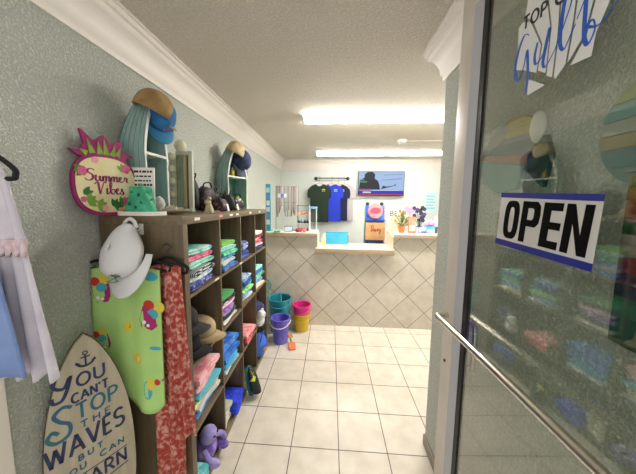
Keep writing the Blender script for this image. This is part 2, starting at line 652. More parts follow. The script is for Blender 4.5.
cb('side_panel', -DEP, 0, 0, 0.038, 0.0, HT - 0.038, OAK)
cb('side_panel', -DEP, 0, LEN - 0.038, LEN, 0.0, HT - 0.038, OAK)
cb('top_panel', -DEP, 0, 0, LEN, HT - 0.038, HT, OAKH)
cb('bottom_panel', -DEP, -0.001, 0.038, LEN - 0.038, 0.0, 0.038, OAKH)
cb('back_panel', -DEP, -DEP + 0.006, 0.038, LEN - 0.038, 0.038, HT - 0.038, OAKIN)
for k in range(3):
    y = 0.038 + 0.335 + k * 0.351
    cb('divider', -DEP + 0.006, -0.002, y, y + 0.016, 0.038, HT - 0.038, OAK, 0.0006)
for k in range(3):
    z = 0.038 + 0.335 + k * 0.351
    for c in range(4):
        y = 0.038 + c * 0.351
        cb('shelf', -DEP + 0.006, -0.002, y, y + 0.335, z, z + 0.016, OAKH, 0.0006)
for y, z, m in ((0.10, 1.446, WHITEP), (0.372, 1.447, mat('#e58aa2', 0.5)), (0.30, 1.084, WHITEP), (0.53, 1.446, WHITEP), (0.64, 1.446, WHITEP), (0.93, 1.446, WHITEP), (1.2, 1.446, WHITEP), (0.7, 1.084, WHITEP)):
    if z > 1.4:
        cb('price_sticker', -0.0002, 0.0012, y, y + 0.05, z - 0.007, z + 0.007, m, 0)
    else:
        cb('price_sticker', -0.0022, -0.001, y, y + 0.05, z - 0.005, z + 0.005, m, 0)

CELLY = [0.038 + 0.1675 + c * 0.351 for c in range(4)]
CELLZ = {1: 1.091, 2: 0.740, 3: 0.389, 4: 0.038}
COLN = ['nearest', 'second', 'third', 'farthest']
ROWN = {1: 'top', 2: 'second', 3: 'third', 4: 'bottom'}


# ------------------------------------------------------------------ folded goods
def folded_mesh(w, d, h, seed, layers=2):
    """a garment folded flat: rolled front edge in layers, slightly uneven along its width"""
    rnd = random.Random(seed)
    prof = []
    lh = h / layers
    for l in range(layers):
        zc = lh * (l + 0.5)
        for a in range(-80, 81, 32):
            prof.append((math.cos(R(a)) * lh * 0.55, zc + math.sin(R(a)) * lh * 0.5))
    prof.append((-d * 0.5, h * 1.01))
    prof.append((-d, h * 0.9))
    prof.append((-d - 0.008, h * 0.5))
    prof.append((-d, h * 0.08))
    prof.append((-d * 0.5, 0))
    n = 10
    ph = [rnd.uniform(0, 6) for _ in range(4)]
    mb = MB()
    rings = []
    for i in range(n + 1):
        v = i / n
        y = (v - 0.5) * w
        e = 1 - 0.55 * max(0, abs(2 * v - 1) - 0.82) / 0.18
        ring = []
        for x, z in prof:
            fx = x + 0.007 * math.sin(5 * v + ph[0]) * (1 if x > -0.02 else 0.3)
            fz = h * 0.5 + (z - h * 0.5) * e + (0.04 * h * math.sin(9 * v + ph[1]) if z > h * 0.6 else 0)
            ring.append(mb.bm.verts.new((fx, y, max(fz, 0))))
        rings.append(ring)
    k = len(prof)
    for A, B in zip(rings, rings[1:]):
        for j in range(k):
            mb._f([A[j], A[(j + 1) % k], B[(j + 1) % k], B[j]])
    mb._f(rings[0][::-1])
    mb._f(rings[-1])
    return mb


def cloth(c1, c2=None, kind='noise', scale=25, lo=0.45, hi=0.55):
    return mat(c1, 0.85, col2=c2, kind=kind, scale=scale, lo=lo, hi=hi, bump=0.0006, bscale=120)


_seed = [0]
POSN = {1: ['only one'], 2: ['lower of two', 'upper of two'], 3: ['bottom of three', 'middle of three', 'top of three'],
        4: ['lowest of four', 'second from bottom of four', 'second from top of four', 'topmost of four'],
        5: ['lowest of five', 'second from bottom of five', 'middle of five', 'second from top of five', 'topmost of five'],
        6: ['lowest of six', 'second from bottom of six', 'third from bottom of six', 'third from top of six', 'second from top of six', 'topmost of six'],
        7: ['lowest of seven', 'second from bottom of seven', 'third from bottom of seven', 'middle of seven', 'third from top of seven', 'second from top of seven', 'topmost of seven']}


def stack(row, colm, items, w=0.25, d=0.27, x=-0.02, y=None, kind='folded_shirt', catg='shirt', tilt=0.0, rz=0.0):
    yc = CELLY[colm] if y is None else y
    z = CELLZ[row] + 0.001
    rnd = random.Random(row * 10 + colm)
    for i, (name, m, h) in enumerate(items):
        _seed[0] += 1
        where = POSN[len(items)][i]
        o = folded_mesh(w * rnd.uniform(0.9, 1.04), d * rnd.uniform(0.85, 1.0), h, _seed[0]).build(kind, m)
        o.matrix_world = Matrix.Translation((x + rnd.uniform(-0.018, 0.008), yc + rnd.uniform(-0.012, 0.012), z)) @ Matrix.Rotation(rz + rnd.uniform(-0.06, 0.06), 4, 'Z') @ Matrix.Rotation(tilt, 4, 'Y')
        tag(o, f"{name} folded {catg}, {where} in the {ROWN[row]} row {COLN[colm]} cubby", catg, f"folded {catg}s in the {ROWN[row]} row {COLN[colm]} cubby")
        z += h * 1.03 + 0.001


W_ = cloth
stack(1, 0, [('lavender and navy patterned', W_('#8f9bd6', '#3a3f86', scale=40), 0.034), ('pale blue', W_('#9cc4e4', '#e3ecf2', scale=30), 0.03), ('monochrome', W_('#c9cbcd', '#15161a', scale=34, kind='wavex'), 0.034),
             ('mint green', W_('#7fd0bd', '#a8e2d2'), 0.034), ('hot pink', W_('#d8497e', '#e88aa8'), 0.028), ('turquoise', W_('#63c6bb', '#bfe7df', scale=18), 0.03)], w=0.26, y=0.2)
stack(1, 1, [('royal blue', W_('#2d5fae', '#4f83cc'), 0.032), ('white', W_('#c9cbcd'), 0.026), ('bright blue', W_('#3f86cf', '#7fb8e8'), 0.03), ('sea green', W_('#38b08a', '#7ad6b4'), 0.03), ('aqua striped', W_('#58c3c7', '#e6f1ef', kind='wavez', scale=30), 0.028), ('lime green', W_('#79c65d'), 0.026)], w=0.24, y=0.545)
stack(1, 2, [('navy blue', W_('#25366f', '#3f5aa6'), 0.07), ('dark blue patterned', W_('#33458c', '#8fa0cf'), 0.06)], w=0.16, y=0.83, kind='folded_shirt')
stack(1, 3, [('navy', W_('#2b3358'), 0.03), ('white', W_('#c9cbcd'), 0.026), ('crimson', W_('#b13850', '#d96f83'), 0.03), ('pale pink', W_('#dfa7b3'), 0.026), ('dark red', W_('#86253a'), 0.026), ('off white', W_('#dcd9d2'), 0.024)], w=0.25)
stack(2, 1, [('white', W_('#dcdad6'), 0.026), ('dark green', W_('#2d5a45', '#1d3f33'), 0.03), ('purple', W_('#7b4f9c', '#a67cc4'), 0.032), ('pink striped', W_('#c56aa3', '#eeeeee', kind='wavez', scale=40), 0.026), ('black', W_('#1d1e25', '#43465a'), 0.034), ('leaf green', W_('#4fa360'), 0.026)], w=0.24, y=0.54)
stack(2, 2, [('pale grey', W_('#cfd6d8'), 0.03), ('blue', W_('#3d79c0', '#74a8de'), 0.032), ('bright green', W_('#57bd57', '#a7de8c'), 0.034), ('teal', W_('#2f9aa6'), 0.03), ('deep blue', W_('#2b4f9c'), 0.03), ('white and blue', W_('#c9cbcd', '#5c93cc', scale=30), 0.026)], w=0.24)
stack(2, 3, [('beige', W_('#d8cbb2'), 0.03), ('sky blue', W_('#6aa9d8'), 0.032), ('white', W_('#c9cbcd'), 0.026), ('emerald green', W_('#2fa877', '#6fd0a6'), 0.034), ('blue', W_('#3568b8'), 0.03), ('mint', W_('#9adcc8'), 0.024)], w=0.24)
stack(3, 0, [('blue', W_('#2d6cb8', '#5a93d4'), 0.036), ('white', W_('#c9cbcd'), 0.03), ('yellow', W_('#d8cf54', '#f0ea9c'), 0.032), ('aqua', W_('#5bb6cb'), 0.032), ('pale pink', W_('#d9919c', '#e8b6bb', scale=14), 0.05), ('salmon pink', W_('#d98590', '#eab8bd', scale=12), 0.055)], w=0.25, kind='beach_towel', catg='towel', y=0.21)
stack(3, 1, [('light blue', W_('#79b5e2', '#cfe2f0'), 0.04), ('turquoise', W_('#41a8cf'), 0.04), ('royal blue', W_('#2458b4', '#3a78d6'), 0.055), ('bright blue', W_('#2a63c4', '#4f91e0'), 0.05)], w=0.25, kind='beach_towel', catg='towel', y=0.55)
stack(3, 2, [('red', W_('#b8383f', '#d8696d'), 0.045), ('coral pink', W_('#dd7f84', '#eba9ab'), 0.045)], w=0.22, kind='beach_towel', catg='towel', x=0.0)
stack(4, 1, [('cream', W_('#cfc9b4', '#e0dccb'), 0.06), ('ivory', W_('#d8d3c0'), 0.05), ('pale green', W_('#b7c2a2'), 0.035)], w=0.11, kind='beach_towel', catg='towel', y=0.448)
o = folded_mesh(0.2, 0.27, 0.085, 91, 3).build('beach_towel', W_('#1f33c0', '#2b46dd'))
o.matrix_world = Matrix.Translation((-0.002, 0.615, CELLZ[4] + 0.001)) @ Matrix.Rotation(0.05, 4, 'Z')
tag(o, 'thick cobalt blue towel folded beside the cream towels on the bottom row', 'towel')


# ------------------------------------------------------------------ loose goods in the cubbies
def blob(name, r, s, m, seed, amp=0.15, M=None, parent=None, f=3.0):
    """soft irregular lump (bag, toy body) resting on z=0 of its frame"""
    mb = MB()
    mb.ball((0, 0, 0), r, 20, 14, s=s)
    for v in mb.bm.verts:
        k = noise.noise(Vector(v.co) * (f / r * 0.5) + Vector((seed * 3.1, seed, 0)))
        v.co *= 1 + amp * k
    lo = min(v.co.z for v in mb.bm.verts)
    for v in mb.bm.verts:
        v.co.z -= lo
        if v.co.z < r * 0.15:
            v.co.z *= 0.4
    if M:
        for v in mb.bm.verts:
            v.co = M @ v.co
    return mb.build(name, m, parent)


def make_cap(name, label, loc_, rot, crown_m, brim_m, emblem=None, scale=1.0, group=None):
    t = thing(name, label, 'cap', loc_, rot * 1.0, group)
    if scale != 1.0:
        t.scale = (scale,) * 3
    mb = MB()

    def f(u, v):
        a = 2 * PI * u
        th = v * PI / 2
        rx = 0.083 * (1 + 0.03 * math.cos(6 * a))
        ry = 0.098
        z = 0.112 * math.cos(th) ** 0.75 if th < PI / 2 - 1e-4 else 0
        fr = 0.012 * max(0, math.sin(a)) * math.sin(2 * th)
        return (rx * math.sin(th) ** 0.9 * math.cos(a), (ry * math.sin(th) ** 0.9 + fr) * math.sin(a), z)
    mb.grid(lambda u, v: f(u, 0.02 + 0.98 * v), 28, 10, True)
    mb.build('crown', crown_m, t, solid=0.003, angle=60)
    MB().ball((0, 0, 0.112), 0.008, 8, 6, s=(1, 1, 0.6)).build('button', crown_m, t)
    mb = MB()

    def g(u, v):
        a = R(14) + (PI - 2 * R(14)) * u
        x0, y0 = 0.083 * math.cos(a), 0.098 * math.sin(a)
        ext = 0.072 * math.sin(PI * u) ** 0.55
        x = x0 * (1 + 0.1 * v)
        return (x, y0 + ext * v, 0.006 - 0.014 * v - 2.6 * x * x * (0.4 + 0.6 * v))
    mb.grid(g, 20, 6)
    mb.build('brim', brim_m, t, solid=0.004, angle=60)
    if emblem:
        emblem(t)
    return t


# top of shelf: row 2, nearest cubby - black caps and a tan one
CAPB = mat('#1b1b1e', 0.85, bump=0.0005, bscale=200)
CAPT = mat('#a8926c', 0.85, bump=0.0005, bscale=200, col2='#c2ae88', scale=14)
make_cap('baseball_cap', 'black baseball cap leaning at the left of the second row nearest cubby', (-0.11, 0.123, CELLZ[2] + 0.03), rotz(-1.45), CAPB, CAPB, None, 0.92)
make_cap('baseball_cap', 'tan baseball cap propped against black caps in the second row nearest cubby', (-0.10, 0.288, CELLZ[2] + 0.03), rotz(-1.6), CAPT, CAPT, None, 0.92)
make_cap('baseball_cap', 'charcoal baseball cap stacked on the black cap in the second row nearest cubby', (-0.13, 0.13, CELLZ[2] + 0.15), rotz(-1.5), mat('#2b2a2c', 0.85), mat('#37343a', 0.85))

# row 3, farthest cubby - navy drawstring bag with a white toy
o = blob('drawstring_bag', 0.09, (0.9, 1.1, 0.95), mat('#20264a', 0.8, col2='#363f73', scale=20), 2)
o.location = (-0.07, 1.31, CELLZ[3] + 0.001)
tag(o, 'navy drawstring bag bulging out of the third row farthest cubby', 'bag')
t = thing('plush_toy', 'small white plush toy hanging over the edge of the third row farthest cubby', 'toy', (0.012, 1.15, CELLZ[3] + 0.001))
PL = mat('#dcdfe0', 0.9, bump=0.002, bscale=90)
MB().ball((0, 0, 0.055), 0.055, 14, 10, s=(0.8, 1, 1)).build('body', PL, t)
MB().ball((0.02, -0.02, 0.12), 0.04, 14, 10).build('head', PL, t)
for s in (-1, 1):
    MB().ball((0.02, -0.02 + s * 0.03, 0.155), 0.014, 8, 6).build('ear', PL, t)
    MB().ball((0.056, -0.02 + s * 0.014, 0.125), 0.005, 6, 5).build('eye', BLACK, t)
# row 4, farthest cubby - blue bag
t = thing('beach_bag', 'blue beach bag with a tan pocket in the bottom row farthest cubby', 'bag', (-0.035, 1.25, CELLZ[4] + 0.001))
blob('body', 0.1, (0.85, 1.15, 1.05), mat('#2a55b5', 0.7, col2='#3d70d0', scale=14), 5, parent=t)
MB().ball((0.055, -0.03, 0.09), 0.045, 12, 8, s=(0.8, 1, 0.8)).build('pocket', mat('#a9805f', 0.8), t)
MB().tube(smooth([(0.04, -0.07, 0.17), (0.05, -0.05, 0.235), (0.05, 0.03, 0.235), (0.04, 0.06, 0.17)], 6), 0.006).build('handle', mat('#2a55b5', 0.7), t)
# row 4, third cubby - patterned water shoes leaning at the front
t = thing('water_shoe', 'black water shoe with teal and yellow pattern at the bottom row third cubby', 'shoe', (0.062, 0.77, 0.014), axes((-0.2, 0.1, 0.97), (-0.25, -0.96, 0)))
SHOE = mat('#10201f', 0.6, col2='#d3d33c', kind='noise', scale=26, lo=0.56, hi=0.6)
mb = MB()


def shoe(u, v):
    a = 2 * PI * u
    x = v * 0.22
    w = 0.042 * (0.75 + 0.35 * math.sin(PI * min(1, v * 1.15)) ** 0.8) * (1 if v < 0.98 else 0.6) * min(1, 8 * v + 0.25) * min(1, 8 * (1 - v) + 0.2)
    hgt = (0.075 - 0.045 * v) * min(1, 8 * v + 0.4) * min(1, 7 * (1 - v) + 0.3)
    return (x, w * math.cos(a), max(0, hgt * (0.5 + 0.5 * math.sin(a))))


mb.grid(shoe, 20, 14, True)
mb.build('upper', SHOE, t, angle=70)
mb = MB()
mb.prism([(v * 0.23 - 0.005, s * 0.046 * (0.75 + 0.35 * math.sin(PI * min(1, v * 1.15)) ** 0.8) * min(1, 8 * v + 0.4) * min(1, 8 * (1 - v) + 0.4)) for s, vs in ((1, range(13)), (-1, range(12, -1, -1))) for v in [k / 12 for k in vs]], -0.012, 0.0)
mb.build('sole', mat('#2c7b80', 0.6), t)
# row 4, nearest cubby - lavender plush and a teal towel
t = thing('plush_toy', 'purple plush toy slumped in the bottom row nearest cubby', 'toy', (-0.06, 0.235, CELLZ[4] + 0.001))
PU = mat('#8c7fc0', 0.9, col2='#a79bd4', scale=18, bump=0.001, bscale=120)
PU2 = mat('#6a4aa0', 0.85, col2='#a99ad8', scale=16)
blob('body', 0.07, (0.9, 1.2, 0.8), PU2, 7, parent=t)
MB().ball((0.02, 0, 0.14), 0.05, 16, 12, s=(0.95, 1.05, 1)).build('head', PU, t)
for s in (-1, 1):
    MB().ball((0.066, s * 0.018, 0.15), 0.006, 8, 6).build('eye', BLACK, t)
    MB().ball((0.075, s * 0.06, 0.025), 0.032, 12, 8, s=(1.2, 0.8, 0.8)).build('leg', PU2, t)
    MB().tube(smooth([(0.02, s * 0.055, 0.09), (0.06, s * 0.085, 0.07), (0.085, s * 0.075, 0.05)], 5), [0.017] * 11).build('arm', PU, t)
o = folded_mesh(0.1, 0.2, 0.075, 77).build('beach_towel', W_('#4fb0b8', '#9ad6d8'))
o.location = (-0.012, 0.095, CELLZ[4] + 0.001)
tag(o, 'small teal folded towel beside the purple plush on the bottom row', 'towel')

# ================================================================== ON TOP OF THE SHELF
TZ = HT + 0.0008
# ---- pineapple sign leaning on the wall
A0 = Vector((-0.378, -0.12, 0))
B0 = Vector((-0.30, 0.11, 0))
dx = (B0 - A0).normalized()
t = thing('pineapple_sign', 'pineapple-shaped wooden sign with magenta border reading Summer Vibes', 'sign', (*((A0 + B0) / 2).xy, TZ), axes(dx, (-0.03, 0.0, 1)))
t.scale = (0.94, 1, 1)
MAG = mat('#a01a6a', 0.5, col2='#86165a', scale=12)
CREAM = mat('#d9c98a', 0.6, col2='#e6dfb8', scale=7, lo=0.35, hi=0.65)


def oval(rx, ry, cx, cy, n=36, p=2.6):
    o_ = []
    for i in range(n):
        a = 2 * PI * i / n
        c, s = math.cos(a), math.sin(a)
        o_.append((cx + rx * math.copysign(abs(c) ** (2 / p), c), cy + ry * math.copysign(abs(s) ** (2 / p), s)))
    return o_


MB().prism(oval(0.134, 0.131, 0, 0.131), 0, 0.018).build('border', MAG, t)
MB().prism(oval(0.123, 0.118, 0, 0.132), 0.018, 0.021).build('face', CREAM, t)
crown_pts = [(-0.10, 0.245), (-0.133, 0.268), (-0.095, 0.27), (-0.078, 0.30), (-0.088, 0.355), (-0.04, 0.315), (0.0, 0.345), (0.03, 0.31), (0.072, 0.335), (0.075, 0.295), (0.128, 0.27), (0.095, 0.262), (0.085, 0.24), (0.0, 0.25)]
MB().prism(crown_pts, 0, 0.016).build('crown', MAG, t)
GRN = mat('#6f8f2f', 0.6, col2='#93ad45', scale=14)
for (a, b) in (((-0.05, 0.262), (-0.068, 0.325)), ((-0.02, 0.262), (-0.025, 0.318)), ((0.005, 0.262), (0.0, 0.333)), ((0.03, 0.262), (0.045, 0.312)), ((0.05, 0.262), (0.07, 0.305)), ((-0.07, 0.258), (-0.098, 0.272))):
    n_ = Vector((b[1] - a[1], a[0] - b[0])).normalized() * 0.013
    MB().prism([(a[0] - n_.x, a[1] - n_.y), (a[0] + n_.x, a[1] + n_.y), b], 0.016, 0.0185).build('leaf', GRN, t)


def script(mb, strokes, x0, y0, k, pen, z0, z1, M=None, thin=0.45, ky=None):
    ky = ky or k
    for st in strokes:
        P = smooth([(x0 + a * k, y0 + b * ky) for a, b in st], 6)
        n = len(P)
        ws = []
        for i in range(n):
            tv = P[min(i + 1, n - 1)] - P[max(i - 1, 0)]
            tv = tv.normalized() if tv.length > 0 else Vector((0, 1))
            down = max(0.0, -tv.y)
            ws.append(pen * (thin + (1 - thin) * down))
        mb.ribbon(P, ws, z0, z1, M)
    return mb


SUMMER = [[(1.0, 1.75), (0.7, 2.0), (0.25, 1.8), (0.25, 1.4), (0.7, 1.05), (0.8, 0.5), (0.45, 0.05), (0.0, 0.1), (-0.1, 0.4)],
          [(1.0, 0.8), (1.15, 0.95), (1.1, 0.3), (1.3, 0.0), (1.6, 0.4), (1.65, 0.9), (1.62, 0.3), (1.8, 0.0), (1.95, 0.3), (2.05, 0.9), (2.0, 0.0), (2.15, 0.7), (2.4, 0.9), (2.4, 0.0), (2.55, 0.7), (2.8, 0.9), (2.8, 0.1), (2.95, 0.1), (3.1, 0.8), (3.05, 0.0), (3.2, 0.7), (3.45, 0.9), (3.45, 0.0), (3.6, 0.7), (3.85, 0.9), (3.85, 0.1), (4.0, 0.1), (4.35, 0.5), (4.5, 0.85), (4.25, 0.85), (4.2, 0.2), (4.5, 0.02), (4.85, 0.4), (4.95, 0.95), (5.0, 0.8), (5.25, 0.8), (5.2, 0.2), (5.4, 0.05)]]
VIBES = [[(-0.1, 1.5), (0.2, 1.85), (0.35, 1.6), (0.5, 0.0), (0.75, 0.9), (1.1, 1.9), (1.35, 1.8)],
         [(1.25, 0.6), (1.4, 0.95), (1.35, 0.2), (1.5, 0.0), (1.8, 0.6), (2.05, 1.6), (1.95, 1.9), (1.8, 1.6), (1.85, 0.4), (2.05, 0.0), (2.35, 0.3), (2.3, 0.8), (2.0, 0.7)],
         [(2.45, 0.4), (2.85, 0.7), (2.85, 0.95), (2.6, 0.8), (2.6, 0.2), (2.85, 0.0), (3.2, 0.4), (3.4, 0.95), (3.3, 0.6), (3.55, 0.3), (3.4, -0.05), (3.1, 0.1)],
         [(1.4, 1.25), (1.45, 1.35)]]
script(MB(), SUMMER, -0.084, 0.148, 0.0318, 0.0078, 0.021, 0.0225, ky=0.0245).build('lettering', mat('#8c1a62', 0.5), t)
script(MB(), VIBES, -0.052, 0.094, 0.0325, 0.0078, 0.021, 0.0225, ky=0.0265).build('lettering', mat('#8c1a62', 0.5), t)
rnd = random.Random(4)
LEAFM = [mat('#4f7f2a', 0.6), mat('#77a03c', 0.6), mat('#2f6a3a', 0.6)]
PINKM = [mat('#d2588c', 0.6), mat('#e79aa8', 0.6), mat('#e0a06a', 0.6)]


def leaf_poly(x, y, l, w, a):
    c, s = math.cos(a), math.sin(a)
    return [(x + c * px - s * py, y + s * px + c * py) for px, py in ((0, 0), (l * 0.3, w), (l * 0.7, w * 0.8), (l, 0), (l * 0.7, -w * 0.8), (l * 0.3, -w))]


for (x, y, a, n_) in ((-0.088, 0.06, 0.6, 4), (-0.05, 0.04, 0.4, 4), (0.02, 0.035, 1.0, 5), (0.055, 0.045, 1.5, 3), (-0.10, 0.09, 0.9, 2), (0.075, 0.195, 1.9, 4), (-0.088, 0.19, 3.6, 3)):
    mb = MB()
    for i in range(n_):
        mb.prism(leaf_poly(x, y, 0.042, 0.010, a + (i - n_ / 2) * 0.55), 0.021, 0.0216 + 0.0002 * i)
    mb.build('painted_leaf', LEAFM[n_ % 3], t)
for (x, y, r_, c_) in ((-0.095, 0.185, 0.019, 0), (0.082, 0.21, 0.02, 0), (-0.045, 0.235, 0.014, 1), (0.08, 0.06, 0.022, 0), (-0.02, 0.033, 0.014, 1), (-0.1, 0.07, 0.012, 0), (0.045, 0.024, 0.012, 2)):
    mb = MB()
    for i in range(5):
        a = 2 * PI * i / 5
        mb.prism(oval(r_ * 0.5, r_ * 0.5, x + r_ * 0.55 * math.cos(a), y + r_ * 0.55 * math.sin(a), 10, 2), 0.0212, 0.022 + 0.0001 * i)
    mb.build('painted_flower', PINKM[c_], t)

# ---- white tray, green carved block, small printed sign
t = thing('display_tray', 'flat white tray overhanging the near end of the shelf top', 'tray', (-0.214, 0.045, TZ))
MB().prism(oval(0.093, 0.055, 0, 0, 30, 5), 0, 0.012).build('plate', WHITEP, t)
MB().prism(oval(0.093, 0.055, 0, 0, 30, 5), 0.012, 0.018, None, oval(0.086, 0.049, 0, 0, 30, 5)).build('rim', WHITEP, t)
t = thing('coral_ornament', 'sea green tapered ornament with carved holes standing on the white tray', 'ornament', (-0.222, 0.05, TZ + 0.0125))
GR = mat('#2f9a76', 0.6, col2='#3fb088', scale=22, bump=0.003, bscale=40)
mb = MB()


def taper(u, v):
    a = 2 * PI * u
    k = 0.058 - 0.022 * v + 0.006 * math.sin(5 * a + 7 * v)
    c, s = math.cos(a), math.sin(a)
    return (k * math.copysign(abs(c) ** 0.6, c), 0.75 * k * math.copysign(abs(s) ** 0.6, s), 0.118 * v)


V = mb.grid(taper, 32, 10, True)
mb._f([r[-1] for r in V])
mb._f([r[0] for r in V][::-1])
mb.build('body', GR, t, angle=60)
for x, z, r_ in ((-0.02, 0.09, 0.006), (0.012, 0.08, 0.007), (-0.005, 0.058, 0.008), (0.024, 0.045, 0.006), (-0.03, 0.04, 0.007), (0.002, 0.026, 0.007)):
    MB().ball((x, -(0.0435 - 0.14 * z), z), r_, 10, 8, s=(1, 0.35, 1.2)).build('hole', mat('#12543f', 0.7), t)
for x, z, a in ((-0.045, 0.1, 2.4), (0.045, 0.1, 0.7), (-0.05, 0.05, 2.9), (0.05, 0.06, 0.3), (0, 0.12, 1.57)):
    MB().tube([(x * 0.75, 0, z - 0.01), (x * 0.95, 0, z), (x + 0.012 * math.cos(a), 0, z + 0.014 * math.sin(a))], [0.008, 0.006, 0.003], 8).build('coral_branch', GR, t)
t = thing('printed_sign', 'small white card sign with black text lines behind the green ornament', 'sign', (-0.255, 0.098, TZ), axes((1, 0.1, 0), (0, 0.06, 1)))
MB().box(-0.06, 0.06, 0, 0.225, 0, 0.006, 0.001).build('card', WHITEP, t)
MB().box(-0.05, 0.05, -0.0005, 0.012, -0.012, 0.02, 0.001).build('foot', WHITEP, t)
rr = random.Random(8)
for i in range(9):
    z = 0.205 - i * 0.021
    mb = MB()
    x = -0.05
    while x < 0.045:
        w_ = rr.uniform(0.008, 0.022)
        mb.box(x, min(x + w_, 0.05), z - 0.0045, z + 0.0045 * (0.6 if i % 3 else 1.2), 0.006, 0.0066)
        x += w_ + 0.004
    mb.build('text_line', INK, t)

# ---- shells heaped in a dish
t = thing('shell_dish', 'shallow woven dish filled with pale seashells on the shelf top', 'dish', (-0.178, 0.2, TZ))
MB().lathe([(0, 0.0), (0.045, 0), (0.075, 0.014), (0.082, 0.02), (0.078, 0.022), (0.05, 0.008), (0, 0.007)], 28).build('dish', mat('#b3a488', 0.7, bump=0.001, bscale=120), t)
rr = random.Random(12)
SH = [mat('#d8d0c0', 0.5, col2='#b7aa95', scale=40), mat('#cdbfa6', 0.5), mat('#e0dcd2', 0.5)]
for i in range(22):
    a, q = rr.uniform(0, 2 * PI), rr.uniform(0, 0.06)
    M = Matrix.Translation((q * math.cos(a), q * math.sin(a), 0.016 + (0.06 - q) * 0.25 + rr.uniform(0, 0.004))) @ Matrix.Rotation(rr.uniform(0, 6), 4, 'Z') @ Matrix.Rotation(rr.uniform(-0.9, 0.9), 4, 'X')
    mb = MB()
    if i % 3:
        mb.grid(lambda u, v: M @ Vector(((0.004 + 0.015 * v) * math.cos(-1.1 + 2.2 * u), (0.004 + 0.015 * v) * math.sin(-1.1 + 2.2 * u), 0.007 * math.sin(PI * v * 0.7) + 0.0012 * math.cos(14 * u))), 14, 4)
        o = mb.build('seashell', SH[i % 3], None, solid=0.002, angle=60)
    else:
        mb.tube([M @ Vector((0.028 * k / 8 - 0.014, 0.002 * math.sin(k * 2), 0.002 * math.cos(k * 2))) for k in range(9)], [0.001 + 0.0075 * (k / 8) ** 1.2 for k in range(9)], 8)
        o = mb.build('seashell', SH[i % 3], None, angle=60)
    o.matrix_world = Matrix.Translation((-0.178, 0.2, TZ))
    tag(o, 'small pale seashell heaped in the dish on the shelf top', 'seashell', 'seashells heaped in the dish')

# ---- boat-shaped display shelves
TEAL = mat('#93b0ab', 0.6, col2='#84a49f', scale=10, stretch=(5, 5, 0.6), bump=0.0006, bscale=50)
TEALD = mat('#4a8573', 0.65, col2='#427868', scale=8)


def boat(name, label, cx, cy, rz, dep, wid, top, spr, shelves):
    """gothic-arched cabinet: curved plank hull, white front edges, shelves inside; opens to local +x"""
    t = thing(name, label, 'shelf', (cx, cy, TZ), rotz(rz))
    hw, hx = wid / 2, dep / 2
    H = top - TZ
    sp = spr - TZ

    def side(z):
        if z <= sp:
            return hw
        return hw * (1 - ((z - sp) / (H - sp)) ** 1.9) + 0.004

    zs = [sp * i / 4 for i in range(4)] + [sp + (H - sp) * i / 18 for i in range(19)]
    th = 0.011
    outl = [(-side(z), z) for z in zs] + [(side(z), z) for z in reversed(zs)]
    inn = [(-max(side(z + th * 0.8) - th, 0.001), max(z - th * 0.6, 0) if z > sp else z) for z in zs] + [(max(side(z + th * 0.8) - th, 0.001), max(z - th * 0.6, 0) if z > sp else z) for z in reversed(zs)]
    M = Matrix(((0, 0, 1, 0), (1, 0, 0, 0), (0, 1, 0, 0), (0, 0, 0, 1)))
    def lean(mb):                           # the hull draws forward to the prow
        for v in mb.bm.verts:
            q = min(1, max(0, (v.co.z - sp) / (H - sp)))
            v.co.x = hx - (hx - v.co.x) * (1 - 0.5 * q ** 1.5)
        return mb

    n = 5
    for k in range(n):                      # strakes with a groove between each
        a, b = -hx + dep * k / n, -hx + dep * (k + 1) / n
        mb = MB()
        mb.prism(outl, a + 0.0004, b - 0.003, M, inn)
        mb.prism([(p[0] * 0.96, p[1] * 0.994) for p in outl], b - 0.003, b + 0.0004, M, inn)
        lean(mb).build('hull_plank', TEAL, t, angle=40)
    lean(MB().prism(outl, -hx - 0.001, -hx + 0.005, M)).build('back_panel', TEALD, t)
    MB().prism(outl, hx + 0.0006, hx + 0.004, M, inn).build('front_edge', mat('#d9ded8', 0.5), t)
    MB().box(-hx + 0.006, hx - 0.002, -hw + th, hw - th, 0.0, 0.012).build('bottom_board', TEALD, t)
    for z in shelves:
        s_ = side(z) - th - 0.001
        MB().box(-hx + 0.006, hx + 0.003, -s_, s_, z, z + 0.013).build('shelf', mat('#cfd6cf', 0.5), t)
    return t


boat('boat_shelf', 'teal boat-shaped display shelf nearest the camera, behind the pineapple sign', -0.324, 0.218, 0, 0.138, 0.172, 2.065, 1.74, [0.295])
boat('boat_shelf', 'teal boat-shaped display shelf at the far end, beside the black bags', -0.283, 1.305, -0.33, 0.135, 0.27, 2.09, 1.72, [0.29])

# caps hung over the prows
EM = mat('#c43a86', 0.7)


def emb_pink(t):
    mb = MB()
    for i in range(4):
        mb.prism(oval(0.006, 0.010, -0.018 + i * 0.012, 0, 10, 2), 0, 0.002, frame((0, 0.098, 0.045), (-1, 0, 0), (0, -0.45, 1)))
    mb.build('emblem', EM, t)


